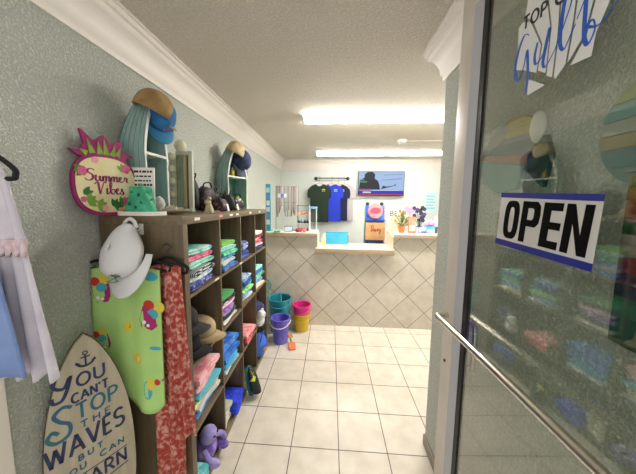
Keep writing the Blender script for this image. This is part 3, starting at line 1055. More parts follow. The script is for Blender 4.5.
TANC = mat('#a88a5c', 0.85, col2='#8f7248', scale=16, bump=0.0005, bscale=200)
BLUC = mat('#1f5f96', 0.8, col2='#2a74ae', scale=16, bump=0.0005, bscale=200)
make_cap('baseball_cap', 'tan baseball cap hung over the peak of the nearest boat shelf', (-0.262, 0.215, 1.975), axes((0.93, -0.02, -0.36), (0.05, 0.98, -0.15)), TANC, TANC)
make_cap('baseball_cap', 'blue baseball cap with pink emblem hanging brim down on the nearest boat shelf', (-0.272, 0.268, 1.985), axes((-0.45, -0.85, -0.2), (0.25, 0.1, -0.96)), BLUC, mat('#3d86b4', 0.8), emb_pink, 0.9)
make_cap('baseball_cap', 'tan baseball cap hung over the peak of the far boat shelf', (-0.245, 1.275, 1.97), axes((0.93, -0.02, -0.36), (0.05, 0.98, -0.15)), mat('#b59a63', 0.85, col2='#d2c19a', scale=14), TANC)
make_cap('baseball_cap', 'navy baseball cap with pink emblem hanging brim down on the far boat shelf', (-0.225, 1.37, 1.93), axes((-0.45, -0.85, -0.2), (0.25, 0.1, -0.96)), mat('#2c3550', 0.8, col2='#3c4a70', scale=20), mat('#5f6a80', 0.8), emb_pink)

# small goods inside the far boat shelf
rr = random.Random(3)
for i in range(4):
    o = MB().lathe([(0, 0), (0.018, 0), (0.02, 0.004), (0.02, 0.05), (0.009, 0.06), (0.009, 0.078), (0, 0.078)], 14).build('small_bottle', mat(['#2a2c28', '#b8a83a', '#3a3d38', '#51564d'][i], 0.35))
    o.location = (-0.29 + i * 0.022, 1.215 + i * 0.06, TZ + 0.29 + 0.0135)
    tag(o, ['dark bottle first from the left on the far boat shelf board', 'yellow bottle second from the left on the far boat shelf board', 'dark bottle third from the left on the far boat shelf board', 'grey bottle fourth from the left on the far boat shelf board'][i], 'bottle', 'bottles on the far boat shelf board')
o = blob('plush_toy', 0.05, (0.7, 1, 1.1), mat('#6fae3a', 0.85, col2='#8cc552', scale=14), 9, 0.1)
o.location = (-0.245, 1.34, TZ + 0.0125)
tag(o, 'small lime green plush in the bottom of the far boat shelf', 'toy')
o = blob('plush_toy', 0.03, (1, 1, 1.3), mat('#c9c9c6', 0.85), 4, 0.1)
o.location = (-0.275, 0.245, TZ + 0.0125)
tag(o, 'tiny grey and white plush in the bottom of the nearest boat shelf', 'toy')

# ---- bulb-framed vanity mirror
t = thing('vanity_mirror', 'white vanity mirror framed with round bulbs standing on the shelf top', 'mirror', (-0.272, 0.46, TZ), axes((1, 0.18, 0), (0, 0.05, 1)))
FRM = mat('#c2c6b4', 0.5)
MB().box(-0.068, -0.03, 0.012, 0.345, -0.016, 0.016, 0.004).build('frame_post', FRM, t)
MB().box(0.044, 0.068, 0.012, 0.375, -0.016, 0.016, 0.004).build('frame_post', FRM, t)
MB().box(-0.03, 0.044, 0.03, 0.352, -0.004, 0.002).build('mirror_glass', mat('#b7b09c', 0.08, 1.0), t)
MB().box(-0.068, 0.068, 0.0, 0.022, -0.03, 0.03, 0.004).build('base', FRM, t)
MB().box(-0.03, 0.044, 0.35, 0.372, -0.014, 0.014, 0.004).build('top_rail', FRM, t)
MB().box(0.018, 0.034, 0.022, 0.35, 0.002, 0.02, 0.003).build('inner_post', mat('#b39a72', 0.6), t)
BULB = mat('#e6e0c0', 0.25, coat=0.3)
for z in (0.335, 0.262, 0.185, 0.105):
    MB().ball((-0.05, z, 0.024), 0.024, 16, 12, s=(1, 1, 0.8)).build('bulb', BULB, t)
MB().ball((-0.004, 0.405, 0), 0.036, 18, 14).build('ball_finial', BULB, t)

# ---- black bags heap with tags
for i, (x, y, z, rx, ry, rz_, tilt, c_, c2_, lb) in enumerate((
        (-0.30, 0.62, 0, 0.05, 0.045, 0.11, 0.1, '#0f0e10', '#242027', 'tall black handbag standing nearest the vanity mirror'),
        (-0.14, 0.69, 0, 0.055, 0.06, 0.045, 0.0, '#131115', '#7a4a62', 'low black pouch at the front of the handbag heap'),
        (-0.27, 0.76, 0, 0.05, 0.075, 0.085, -0.1, '#141014', '#6b4256', 'black handbag with plum blossoms in the middle of the heap'),
        (-0.14, 0.84, 0, 0.05, 0.07, 0.06, 0.15, '#16241f', '#0d0f0f', 'dark green handbag at the front of the heap'),
        (-0.29, 0.92, 0, 0.055, 0.06, 0.075, 0.1, '#121114', '#8d8088', 'black and grey patterned handbag behind the green one'),
        (-0.13, 0.99, 0, 0.05, 0.06, 0.05, -0.1, '#1a1418', '#cfc6c4', 'black handbag with white blossoms at the front far end'),
        (-0.27, 1.05, 0, 0.05, 0.05, 0.06, 0.1, '#0e0e10', '#2f2f33', 'small black bag at the far end of the heap by the boat shelf'))):
    t = thing('handbag', lb, 'bag', (x, y, TZ), rotz(tilt * 3), 'dark handbags heaped on the shelf top')
    m_ = mat(c_, 0.6, col2=c2_, scale=30, lo=0.5, hi=0.62, bump=0.002, bscale=40)
    mb = MB()
    mb.ball((0, 0, 0), 1, 22, 14)
    for v in mb.bm.verts:
        p = [math.copysign(abs(q) ** 0.55, q) for q in v.co]
        k = 1 + 0.16 * noise.noise(Vector((p[0] * 1.4 + i * 7, p[1] * 1.4, p[2] * 1.4)))
        nar = 1 - 0.22 * max(0, p[2])
        v.co = Vector((p[0] * rx * k * nar, p[1] * ry * k * nar, (p[2] + 1) * rz_ * (0.9 + 0.1 * k)))
    mb.build('body', m_, t)
    h_ = rz_ * 2
    MB().tube(smooth([(0.01, -ry * 0.5, h_ * 0.86), (0.02, -ry * 0.45, h_ + 0.025), (0.03, ry * 0.1, h_ + 0.035), (0.02, ry * 0.5, h_ + 0.01), (0.01, ry * 0.5, h_ * 0.86)], 6), 0.005).build('handle', BLACK, t)
    if i in (2, 5):
        mb = MB()
        for k in range(5):
            a = k * 2 * PI / 5
            mb.ball((0.012 * math.cos(a), -ry * 0.2 + 0.018 * math.sin(a), h_ + 0.002), 0.012, 8, 6, s=(1, 1, 0.5))
        mb.build('blossom_trim', mat('#8a5a70', 0.7, col2='#b58a9a', scale=30), t)
for (x, y, z, lb) in ((-0.075, 0.70, 0.03, 'white price tag in front of the low black pouch'), (-0.07, 0.88, 0.03, 'white price tag in front of the dark green handbag')):
    o = MB().box(-0.001, 0.001, -0.016, 0.016, 0, 0.05).build('price_tag', WHITEP)
    o.matrix_world = Matrix.Translation((x, y, TZ + z - 0.028)) @ Matrix.Rotation(-0.2, 4, 'Y')
    tag(o, lb, 'tag')
t = thing('selfie_strap', 'thin black rod strap rising beside the vanity mirror', 'strap', (-0.345, 0.6, TZ))
MB().tube(smooth([(0.02, 0, 0), (0.012, 0, 0.15), (-0.01, 0.0, 0.25), (-0.03, 0, 0.34)], 6), 0.005).build('rod', BLACK, t)

t = thing('shell_figure', 'cream carved shell figure standing in front of the black bags', 'figurine', (-0.15, 0.56, TZ))
CRM = mat('#d6cba8', 0.55, col2='#b9ab86', scale=30)
MB().lathe([(0, 0), (0.03, 0), (0.026, 0.018), (0.02, 0.04), (0.014, 0.05), (0, 0.05)], 14).build('base', CRM, t)
MB().ball((-0.003, -0.01, 0.062), 0.022, 12, 8, s=(1, 1.1, 0.9)).build('body', CRM, t)
MB().ball((0.012, -0.018, 0.086), 0.013, 10, 8).build('head', CRM, t)
t = thing('starfish', 'pale starfish and shell piece lying at the shelf edge', 'starfish', (-0.06, 0.42, TZ))
st = []
for k in range(10):
    q = 0.05 if k % 2 == 0 else 0.019
    st.append((q * math.cos(k * PI / 5), q * math.sin(k * PI / 5)))
MB().prism(st, 0, 0.012).build('body', mat('#cbbb98', 0.7, bump=0.002, bscale=150), t)

# ================================================================== HANGING ON THE SHELF END
t = thing('wall_hook', 'small white hook on the shelf end holding the white cap', 'hook', (-0.19, -0.0008, 1.40))
MB().box(-0.01, 0.01, -0.004, 0, -0.02, 0.03, 0.001).build('plate', WHITEP, t)
MB().tube(smooth([(0, -0.004, 0.01), (0, -0.025, 0.0), (0, -0.04, 0.008), (0, -0.043, 0.025)], 5), 0.004).build('prong', WHITEP, t)


def hanger(name, label, center, half, drop, zrot, hook_h, m, r_=0.0055):
    t = thing(name, label, 'hanger', center, rotz(zrot))
    MB().tube(smooth([(-half, 0, -drop), (-half * 0.5, 0, -drop * 0.35), (0, 0, 0), (half * 0.5, 0, -drop * 0.35), (half, 0, -drop), (half * 1.03, 0, -drop - 0.018), (half * 0.9, 0, -drop - 0.028), (0, 0, -drop - 0.026), (-half * 0.9, 0, -drop - 0.028), (-half * 1.03, 0, -drop - 0.018)], 5, True), r_, 8, True).build('frame', m, t)
    MB().tube(smooth([(0, 0, 0), (0, 0, hook_h * 0.5), (0.018, 0, hook_h * 0.75), (0.0, 0, hook_h), (-0.02, 0, hook_h * 0.82)], 6), r_ * 0.45, 8).build('hook', mat('#4a4a4c', 0.35, 0.8), t)
    return t


hanger('clothes_hanger', 'black velvet hanger holding the lime green cocktail print cloth', (-0.225, -0.043, 1.288), 0.182, 0.03, 0.0, 0.085, BLACKV, 0.007)
hanger('clothes_hanger', 'black velvet hanger holding the red batik cloth', (-0.062, -0.022, 1.285), 0.085, 0.04, 0.0, 0.06, BLACKV, 0.007)

# lime cloth with cocktail prints
LX0, LX1, LZ0, LZ1 = -0.392, -0.068, 0.57, 1.247


def lime_y(x, z):
    u = (x - LX0) / (LX1 - LX0)
    k = 1 - (z - LZ0) / (LZ1 - LZ0)
    return -0.058 - (0.008 * math.sin(9 * u + 0.6) + 0.004 * math.sin(21 * u)) * (0.3 + 0.7 * k)


t = thing('cocktail_print_cloth', 'lime green cloth printed with cocktails hanging on the shelf end', 'cloth', (-0.23, -0.058, 0.57))
off = Vector((-0.23, -0.058, 0.57))
mb = MB()


def lime(u, v):
    x = LX0 + (LX1 - LX0) * u
    x += 0.014 * v * (u - 0.5) * -1 - 0.012 * (1 - v)
    bot = LZ0 + 0.05 * max(0, (u - 0.8) / 0.2) ** 2 + 0.30 * max(0, 1 - u * 1.6) ** 1.2
    top = LZ1 - 0.012 * abs(2 * u - 1) ** 3
    z = bot + (top - bot) * v
    return Vector((x, lime_y(x, z), z)) - off


mb.grid(lime, 30, 24)
mb.build('fabric', mat('#b4dc86', 0.8, col2='#abd67c', scale=6, bump=0.0005, bscale=200), t, solid=0.006, angle=70)
LMAT = [mat('#a8246e', 0.7), mat('#c9322f', 0.7), mat('#dcc944', 0.8), mat('#4aa9bf', 0.8), mat('#e8f2e8', 0.7)]


def motif(polys):
    mb = MB()
    for k, (mi, poly) in enumerate(polys):
        mb.mi = mi
        P = [Vector((x, lime_y(x, z) - 0.0034 - 0.0002 * k, z)) - off for x, z in poly]
        vs = [mb.bm.verts.new(p) for p in P]
        ws = [mb.bm.verts.new(p + Vector((0, 0.0004, 0))) for p in P]
        mb._f(vs)
        mb._f(ws[::-1])
        for q in range(len(vs)):
            mb._f([vs[q - 1], vs[q], ws[q], ws[q - 1]])
    o = mb.build('cocktail_print', LMAT, t)
    return o


def disc(x, z, rx, rz, n=14):
    return [(x + rx * math.cos(2 * PI * i / n), z + rz * math.sin(2 * PI * i / n)) for i in range(n)]


def glass(x, z, s, a=0.0):
    c, q = math.cos(a), math.sin(a)

    def T(poly):
        return [(x + c * px * s - q * pz * s, z + q * px * s + c * pz * s) for px, pz in poly]
    motif([(0, T([(-0.75, 0.55), (0.75, 0.55), (0.68, -0.5), (0.4, -0.95), (-0.4, -0.95), (-0.68, -0.5)])),
           (2, T(disc(0.35, 0.85, 0.42, 0.42))), (1, T(disc(-0.35, 0.75, 0.4, 0.36))), (3, T(disc(0.1, 0.25, 0.42, 0.36))), (4, T(disc(-0.3, -0.55, 0.14, 0.14))), (4, T(disc(0.05, -0.68, 0.12, 0.12)))])


glass(-0.345, 1.14, 0.056, 0.1)
glass(-0.125, 1.03, 0.062, -0.35)
glass(-0.355, 0.91, 0.045, 0.3)
motif([(2, disc(-0.235, 0.975, 0.022, 0.024)), (1, disc(-0.232, 0.978, 0.008, 0.009))])
motif([(2, disc(-0.2, 0.83, 0.024, 0.028)), (4, disc(-0.2, 0.83, 0.011, 0.012))])
motif([(3, disc(-0.155, 0.685, 0.02, 0.045)), (2, disc(-0.14, 0.715, 0.016, 0.03)), (1, disc(-0.11, 0.725, 0.014, 0.015)), (0, [(-0.112, 0.715), (-0.08, 0.745), (-0.077, 0.74), (-0.108, 0.71)])])
motif([(3, disc(-0.11, 0.885, 0.028, 0.009))])
motif([(3, disc(-0.115, 1.208, 0.034, 0.02))])
motif([(2, disc(-0.28, 1.19, 0.02, 0.026)), (0, disc(-0.305, 1.22, 0.012, 0.01))])

# red batik cloth in two hanging panels
RED = mat('#a23e33', 0.85, col2='#cf9a8c', scale=48, lo=0.47, hi=0.62, bump=0.0008, bscale=160)
t = thing('batik_cloth', 'red and cream batik cloth hanging beside the lime green one', 'cloth', (-0.06, -0.03, 0.25))
off2 = Vector((-0.06, -0.03, 0.25))


def panel(name, xa0, xa1, xb0, xb1, z0, z1, y, ph):
    mb = MB()

    def f(u, v):
        xa, xb = xa0 + (xb0 - xa0) * (1 - v), xa1 + (xb1 - xa1) * (1 - v)
        x = xa + (xb - xa) * u
        z = z0 + (z1 - z0) * v + (0.008 * math.sin(7 * u + ph) if v == 0 else 0) - 0.012 * (abs(2 * u - 1) ** 2) * v
        return Vector((x, y - 0.012 * math.sin(13 * u + ph) * (1.1 - 0.8 * v) - 0.006 * (1 - v), z)) - off2
    mb.grid(f, 26, 20)
    return mb.build(name, RED, t, solid=0.005, angle=70)


panel('long_panel', -0.145, 0.0, -0.15, -0.012, 0.2, 1.255, -0.028, 0.4)
panel('short_panel', -0.05, 0.012, -0.03, 0.06, 0.47, 1.25, -0.046, 2.0)


# white cap with green emblem
def emb_green(t):
    M = frame((0, 0.1045, 0.052), (-1, 0, 0), (0, -0.38, 1))
    mb = MB()
    mb.ribbon(smooth([(-0.035, -0.018), (-0.01, -0.004), (0.03, 0.014)], 5), 0.003, 0, 0.0015, M)
    for a in (0.3, 0.9, 1.7, 2.4, -0.3):
        mb.ribbon(smooth([(0.012, 0.012), (0.012 + 0.014 * math.cos(a), 0.012 + 0.014 * math.sin(a) + 0.003), (0.012 + 0.022 * math.cos(a), 0.012 + 0.019 * math.sin(a))], 4), 0.0035, 0, 0.0015, M)
    mb.ribbon(smooth([(-0.038, -0.012), (-0.03, -0.024), (-0.012, -0.026), (0.006, -0.02)], 5), 0.003, 0, 0.0015, M)
    mb.ribbon(smooth([(0.012, 0.012), (0.004, -0.006), (0.0, -0.02)], 5), 0.003, 0, 0.0015, M)
    mb.build('emblem', mat('#4c7a4a', 0.7), t)


CAPW = mat('#d9dadc', 0.8, bump=0.0004, bscale=250)
cap = make_cap('baseball_cap', 'white baseball cap with green palm emblem hanging on the shelf end', (-0.197, -0.082, 1.325), axes(Vector((0.1, -0.36, -0.93)).cross(Vector((-0.22, -0.9, 0.36))), (0.1, -0.36, -0.93)), CAPW, CAPW, emb_green, 1.12)
cap.scale = (1.3, 1.15, 0.72)
for part in cap.children:
    if part.name.startswith('crown'):
        for v in part.data.vertices:          # pulled in towards the strap it hangs from
            q = min(1, max(0, (v.co.y + 0.1) / 0.17))
            v.co.x *= 0.5 + 0.5 * q
            v.co.z *= 0.75 + 0.25 * q
MB().tube(smooth([(-0.03, -0.08, 0.0), (-0.02, -0.105, 0.008), (0, -0.118, 0.01), (0.02, -0.105, 0.008), (0.03, -0.08, 0.0)], 6), 0.007, 8).build('strap', CAPW, cap)

# ---- surfboard sign leaning in the corner of shelf and wall
A0 = Vector((-0.386, -0.322, 0))
B0 = Vector((-0.208, -0.082, 0))
dx = (B0 - A0).normalized()
t = thing('surfboard_sign', 'cream surfboard-shaped wooden sign about waves standing on the floor by the shelf end', 'sign', ((A0.x + B0.x) / 2, (A0.y + B0.y) / 2, 0.0005), axes(dx, (0, 0, 1)))
HB = 1.015


def bw(z):
    k = z / HB
    return 0.14 * max(0.0, 1 - abs((k - 0.42) / 0.58) ** 2.3) ** 0.75 if k > 0.42 else 0.14 * max(0.0, 1 - 0.75 * ((0.42 - k) / 0.42) ** 2.4)


zs = [HB * i / 36 for i in range(37)]
out = [(bw(z), z) for z in zs] + [(-bw(z), z) for z in reversed(zs[:-1])]
MB().prism(out, -0.012, 0.004).build('board', mat('#b9b09a', 0.6, col2='#aca38d', scale=5, stretch=(6, 0.8, 6)), t)
MB().prism([(x * 1.02, HB * 0.5 + (z - HB * 0.5) * 1.004 + 0.002) for x, z in out], -0.016, -0.012).build('back_edge', mat('#54432f', 0.7), t)
NAVY = mat('#1f2547', 0.6, col2='#2a3a66', scale=20)
TEA = mat('#1f6f77', 0.6, col2='#2d5a80', scale=14)
mb = MB()
Z0, Z1 = 0.004, 0.0052
# anchor
mb.ribbon([(0, 0.89), (0, 0.935)], 0.006, Z0, Z1)
mb.ribbon(arc(0, 0.941, 0.007, 0.007, -90, 270, 12), 0.004, Z0, Z1)
mb.ribbon([(-0.014, 0.925), (0.014, 0.925)], 0.005, Z0, Z1)
mb.ribbon(arc(0, 0.911, 0.026, 0.022, 195, 345, 12), [0.003] + [0.008] * 11 + [0.003], Z0, Z1)
mb.prism([(-0.032, 0.902), (-0.016, 0.902), (-0.028, 0.914)], Z0, Z1)
mb.prism([(0.032, 0.902), (0.016, 0.902), (0.028, 0.914)], Z0, Z1)
mb.build('anchor', NAVY, t)
mb = MB()
# big Y with a curled tail, then OU
mb.ribbon(smooth([(-0.098, 0.865), (-0.09, 0.84), (-0.066, 0.83), (-0.05, 0.865)], 6), 0.011, Z0, Z1)
mb.ribbon(smooth([(-0.045, 0.87), (-0.058, 0.82), (-0.075, 0.785), (-0.098, 0.785), (-0.1, 0.805)], 6), 0.011, Z0, Z1)
write(mb, 'OU', -0.03, 0.812, 0.055, 0.052, 0.0085, None, Z0, Z1, 0.12)
mb.build('lettering', NAVY, t)
write(MB(), "CAN'T", -0.048, 0.755, 0.062, 0.036, 0.007, None, Z0, Z1, 0.1).build('lettering', NAVY, t)
mb = MB()
mb.ribbon(smooth([(-0.05, 0.745), (-0.075, 0.757), (-0.1, 0.735), (-0.085, 0.705), (-0.06, 0.68), (-0.065, 0.64), (-0.1, 0.628), (-0.122, 0.652), (-0.108, 0.676), (-0.092, 0.66)], 6), 0.012, Z0, Z1)
write(mb, 'TOP', -0.04, 0.682, 0.09, 0.062, 0.0088, None, Z0, Z1, 0.14)
mb.build('lettering', TEA, t)
write(MB(), 'THE', -0.03, 0.64, 0.062, 0.027, 0.005, None, Z0, Z1, 0.12, 0.5).build('lettering', TEA, t)
write(MB(), 'WAVES', -0.132, 0.535, 0.105, 0.078, 0.0105, None, Z0, Z1, 0.16).build('lettering', NAVY, t)
write(MB(), 'BUT', -0.045, 0.51, 0.03, 0.022, 0.005, None, Z0, Z1, 0.12, 0.5).build('lettering', TEA, t)
write(MB(), 'YOU', -0.1, 0.462, -0.025, 0.024, 0.005, None, Z0, Z1, 0.12, 0.35).build('lettering', TEA, t)
write(MB(), 'CAN', 0.02, 0.476, 0.1, 0.024, 0.005, None, Z0, Z1, 0.12, 0.35).build('lettering', TEA, t)
write(MB(), 'LEARN', -0.085, 0.375, 0.105, 0.058, 0.0085, None, Z0, Z1, 0.12).build('lettering', NAVY, t)
mb = MB()
mb.ribbon(smooth([(-0.09, 0.358), (0, 0.366), (0.11, 0.386)], 6), 0.004, Z0, Z1)
mb.ribbon(smooth([(-0.1, 0.446), (0, 0.45), (0.11, 0.464)], 6), 0.003, Z0, Z1)
mb.build('rule_line', NAVY, t)

# ---- garments at the left edge
GY = -0.4
t = hanger('clothes_hanger', 'black velvet hanger with a pale pink dress at the left edge', (-0.345, GY, 1.672), 0.096, 0.055, 0.0, 0.06, BLACKV, 0.007)
t = thing('dress', 'pale pink sleeveless dress with gathered waist hanging at the left edge', 'dress', (-0.32, GY, 0.98))
off3 = Vector((-0.32, GY, 0.98))
PINK = mat('#c0bac6', 0.85, col2='#cdc9d2', scale=8, bump=0.0005, bscale=150)


def dress(mb, z0, z1, wf, yoff, nfold, amp, cx=-0.335):
    def f(u, v):
        z = z0 + (z1 - z0) * v
        w = wf(z)
        x = cx + w * (2 * u - 1)
        return Vector((x, GY + yoff + amp * math.sin(nfold * u * 2 * PI) * (1 - v * 0.7), z + (0.012 * math.sin(nfold * u * 2 * PI) if v == 0 else 0))) - off3
    mb.grid(f, 48, 14)
    return mb


dress(MB(), 1.40, 1.60, lambda z: 0.058 + (1.60 - z) * 0.22, 0, 4, 0.008).build('bodice', PINK, t, solid=0.012, angle=70)
dress(MB(), 0.99, 1.385, lambda z: 0.098 + (1.385 - z) * 0.17, 0, 6, 0.016).build('skirt', PINK, t, solid=0.006, angle=70)
mb = MB()
dress(mb, 1.375, 1.415, lambda z: 0.11, -0.008, 9, 0.006)
mb.build('smocked_waist', mat('#c5a3aa', 0.85, col2='#cfc2c8', scale=60), t, solid=0.012, angle=70)
for s in (-1, 1):
    MB().tube(smooth([(-0.015 + s * 0.05, 0, 0.61), (-0.022 + s * 0.04, 0, 0.66), (-0.025 + s * 0.02, 0, 0.70)], 5), 0.005).build('strap', PINK, t)
t = thing('skirt', 'plain blue skirt hanging in front of the pink dress at the left edge', 'skirt', (-0.35, GY - 0.055, 0.99))
mb = MB()
mb.grid(lambda u, v: Vector(((0.088 + 0.047 * (1 - v)) * (2 * u - 1), 0.008 * math.sin(9 * u) * (1 - v), 0.03 + 0.30 * v)), 24, 10)
mb.build('fabric', mat('#6f86b8', 0.85, col2='#7d93c2', scale=6), t, solid=0.008, angle=70)
MB().box(-0.088, 0.088, -0.009, 0.009, 0.325, 0.355, 0.003).build('waistband', mat('#6f86b8', 0.85), t)
o = thing('clothes_rail', 'thin steel rail on the wall carrying the hangers at the left edge', 'rail', (-0.345, -0.42, 1.735))
MB().tube([(0, -0.16, 0), (0, 0.05, 0)], 0.008).build('rod', STEEL, o)
MB().tube([(-0.054, 0.03, 0), (0, 0.03, 0)], 0.006).build('bracket', STEEL, o)

# ================================================================== BUCKETS AND TOYS ON THE FLOOR
def bucket(name, label, x, y, rb, rt, h, m, hm, z=0.0, group=None, handle='up', mm=None):
    t = thing(name, label, 'bucket', (x, y, z + 0.0006), None, group)
    MB().lathe([(0, 0), (rb, 0), (rt, h), (rt - 0.005, h), (rb - 0.004, 0.006), (0, 0.006)], 32).build('body', m, t)
    MB().tube([((rt + 0.004) * math.cos(2 * PI * k / 32), (rt + 0.004) * math.sin(2 * PI * k / 32), h) for k in range(32)], 0.006, 8, True).build('rim', mm or m, t)
    pts = []
    for k in range(13):
        a = PI * k / 12
        if handle == 'up':
            pts.append(((rt + 0.012) * math.cos(a), 0, h - 0.01 + rt * 0.9 * math.sin(a)))
        else:
            pts.append(((rt + 0.014) * math.cos(a), -(rt + 0.018) * math.sin(a), h - 0.02 - 0.055 * math.sin(a)))
    MB().tube(pts, 0.0045, 8).build('handle', hm, t)
    return t


TB = mat('#1f7f8e', 0.35, col2='#2790a0', scale=8)
bucket('bucket', 'large teal bucket on the floor at the far end of the shelf', 0.06, 1.83, 0.108, 0.132, 0.405, TB, mat('#2d8fa0', 0.4), handle='down')
bucket('bucket', 'yellow bucket on the floor holding a pink one, beside the teal bucket', 0.318, 1.87, 0.08, 0.098, 0.21, mat('#d8b52c', 0.35), mat('#d8b52c', 0.4), handle='down')
bucket('bucket', 'hot pink bucket nested in the yellow bucket', 0.318, 1.87, 0.075, 0.106, 0.215, mat('#d62f86', 0.35), mat('#d62f86', 0.4), z=0.1, handle='down')
bucket('bucket', 'purple bucket with a white handle standing in front of the teal one', 0.118, 1.58, 0.076, 0.1, 0.275, mat('#5f57c4', 0.35, col2='#7a6fd6', scale=10), WHITEP, handle='down')
t = thing('hand_net', 'teal toy net with a long handle sticking out of the teal bucket', 'net', (0.0, 1.82, 0.012), axes((1, 0, 0.1), (0, 1, 0.02)))
MB().tube([(0.0, 0, 0), (-0.03, 0, 0.5)], 0.009, 8).build('handle', mat('#4fb3b8', 0.4), t)
MB().tube([(-0.03 + 0.05 * math.cos(2 * PI * k / 20), 0, 0.56 + 0.065 * math.sin(2 * PI * k / 20)) for k in range(20)], 0.007, 8, True).build('hoop', mat('#4fb3b8', 0.4), t)
mb = MB()
for k in range(-3, 4):
    w_ = math.sqrt(max(0, 1 - (k / 4) ** 2))
    mb.tube([(-0.03 + k * 0.0125, 0, 0.56 - 0.065 * w_), (-0.03 + k * 0.0125, 0, 0.56 + 0.065 * w_)], 0.002, 5)
    mb.tube([(-0.03 - 0.05 * w_, 0, 0.56 + k * 0.016), (-0.03 + 0.05 * w_, 0, 0.56 + k * 0.016)], 0.002, 5)
mb.build('mesh', mat('#3a9ca4', 0.6), t)
t = thing('toy_rake', 'pale blue toy rake leaning in the teal bucket', 'rake', (0.09, 1.77, 0.012), axes((1, 0, 0.06), (0, 1, -0.05)))
MB().tube([(0, 0, 0), (0.02, 0, 0.46)], 0.008, 8).build('handle', mat('#6fb6d8', 0.4), t)
MB().box(-0.02, 0.06, -0.008, 0.008, 0.455, 0.475, 0.003).build('head', mat('#6fb6d8', 0.4), t)
t = thing('toy_shovel', 'orange toy shovel with green shaft and red grip leaning on the purple bucket', 'shovel', (0.278, 1.42, 0.0015), axes((0.93, 0.36, -0.08), (-0.36, 0.85, 0.38)))
MB().prism([(-0.03, 0.0), (0.03, 0.0), (0.038, 0.05), (0.034, 0.085), (0.012, 0.095), (-0.012, 0.095), (-0.034, 0.085), (-0.038, 0.05)], 0.0, 0.012).build('blade', mat('#e2662c', 0.4), t)
MB().tube([(0, 0.09, 0.006), (0, 0.165, 0.006)], 0.011, 8).build('shaft', mat('#63b23c', 0.4), t)
MB().box(-0.026, 0.026, 0.16, 0.195, 0.0, 0.013, 0.004).build('grip', mat('#d4432f', 0.4), t)

# ================================================================== COUNTER GOODS, LEFT END
KZ = 1.1748
t = thing('earring_display', 'teal upright panel carded with earrings on the left counter end', 'display', (-0.135, 2.10, KZ), rotz(-0.35))
MB().box(-0.035, 0.035, -0.006, 0.006, 0, 0.585, 0.002).build('panel', mat('#2f9fb0', 0.5), t)
MB().box(-0.05, 0.05, -0.04, 0.04, 0, 0.012, 0.002).build('foot', mat('#2f9fb0', 0.5), t)
mb = MB()
for i in range(6):
    MB().box(-0.024, 0.024, -0.009, -0.006, 0.08 + i * 0.08, 0.14 + i * 0.08).build('earring_card', mat(['#e4e6ea', '#6f86c8', '#cfd8e8'][i % 3], 0.5), t)
WIRE = mat('#9a968c', 0.35, 0.8)
t = thing('jewellery_rack', 'wire rack hung with necklaces at the left end of the counter', 'rack', (0.085, 2.21, KZ))
MB().box(-0.155, 0.155, -0.05, 0.05, 0, 0.012, 0.003).build('base', mat('#c9cfca', 0.4), t)
for x in (-0.145, 0.145):
    MB().tube([(x, 0, 0.01), (x, 0, 0.565)], 0.004).build('upright', WIRE, t)
MB().tube([(-0.15, 0, 0.565), (0.15, 0, 0.565)], 0.0035).build('crossbar', WIRE, t)
MB().tube([(-0.15, 0, 0.36), (0.15, 0, 0.36)], 0.0035).build('crossbar', WIRE, t)
rr = random.Random(6)
NC = ['#4d525c', '#a9a498', '#3f4654', '#c77f83', '#8fa7b8', '#d8d4ca', '#6d7c8c', '#a39a8a', '#86a9a6', '#b07a68', '#767c86', '#cfcac0']
for i in range(18):
    x = -0.13 + i * 0.0155
    L_ = rr.uniform(0.25, 0.42)
    mb = MB()
    mb.tube(smooth([(x - 0.005, -0.006, 0.565), (x - 0.006, -0.009, 0.565 - L_ * 0.7), (x, -0.009, 0.565 - L_), (x + 0.006, -0.009, 0.565 - L_ * 0.7), (x + 0.005, -0.006, 0.565)], 4), 0.0034, 6)
    mb.ball((x, -0.012, 0.565 - L_), 0.008, 8, 6)
    o = mb.build('necklace', mat(NC[i % 12], 0.4, 0.2))
    o.location = (0.085, 2.21, KZ)
    tag(o, 'thin bead necklace hanging on the wire rack at the left counter end', 'necklace', 'necklaces on the wire rack')
for i, (x, c_) in enumerate(((-0.1, '#dfe4ec'), (-0.06, '#6b84d0'), (-0.02, '#e8e8ea'))):
    o = MB().box(-0.018, 0.018, -0.003, 0.003, 0, 0.05, 0.001).build('bracelet_card', mat(c_, 0.5))
    o.location = (0.085 + x, 2.192, KZ + 0.42)
    tag(o, ['white bracelet card leftmost on the wire rack', 'blue bracelet card second from left on the wire rack', 'white bracelet card third from left on the wire rack'][i], 'card')
o = MB().lathe([(0, 0), (0.04, 0), (0.055, 0.018), (0.051, 0.018), (0.037, 0.004), (0, 0.004)], 24).build('trinket_dish', mat('#8fd0b0', 0.35))
o.location = (0.0, 1.99, KZ)
tag(o, 'small mint green dish at the front of the left counter end', 'dish')
t = thing('counter_sign', 'small blue framed sign leaning on the left counter end', 'sign', (0.135, 2.03, KZ), axes((1, 0.1, 0.06), (0, 0.25, 1)))
MB().box(-0.05, 0.05, 0, 0.072, -0.004, 0.004, 0.001).build('frame', mat('#52607c', 0.5), t)
MB().box(-0.044, 0.044, 0.007, 0.062, 0.004, 0.0046).build('card', mat('#c3cfe0', 0.5), t)
t = thing('acrylic_stand', 'tiered clear stand of trinkets in the middle of the left counter end', 'stand', (0.305, 2.13, KZ))
ACR = pane('acrylic', (0.93, 0.95, 0.95, 1), 1.3)
for x in (-0.078, 0.078):
    MB().box(x - 0.003, x + 0.003, -0.05, 0.05, 0, 0.33).build('side_panel', mat('#cfd4d4', 0.2), t)
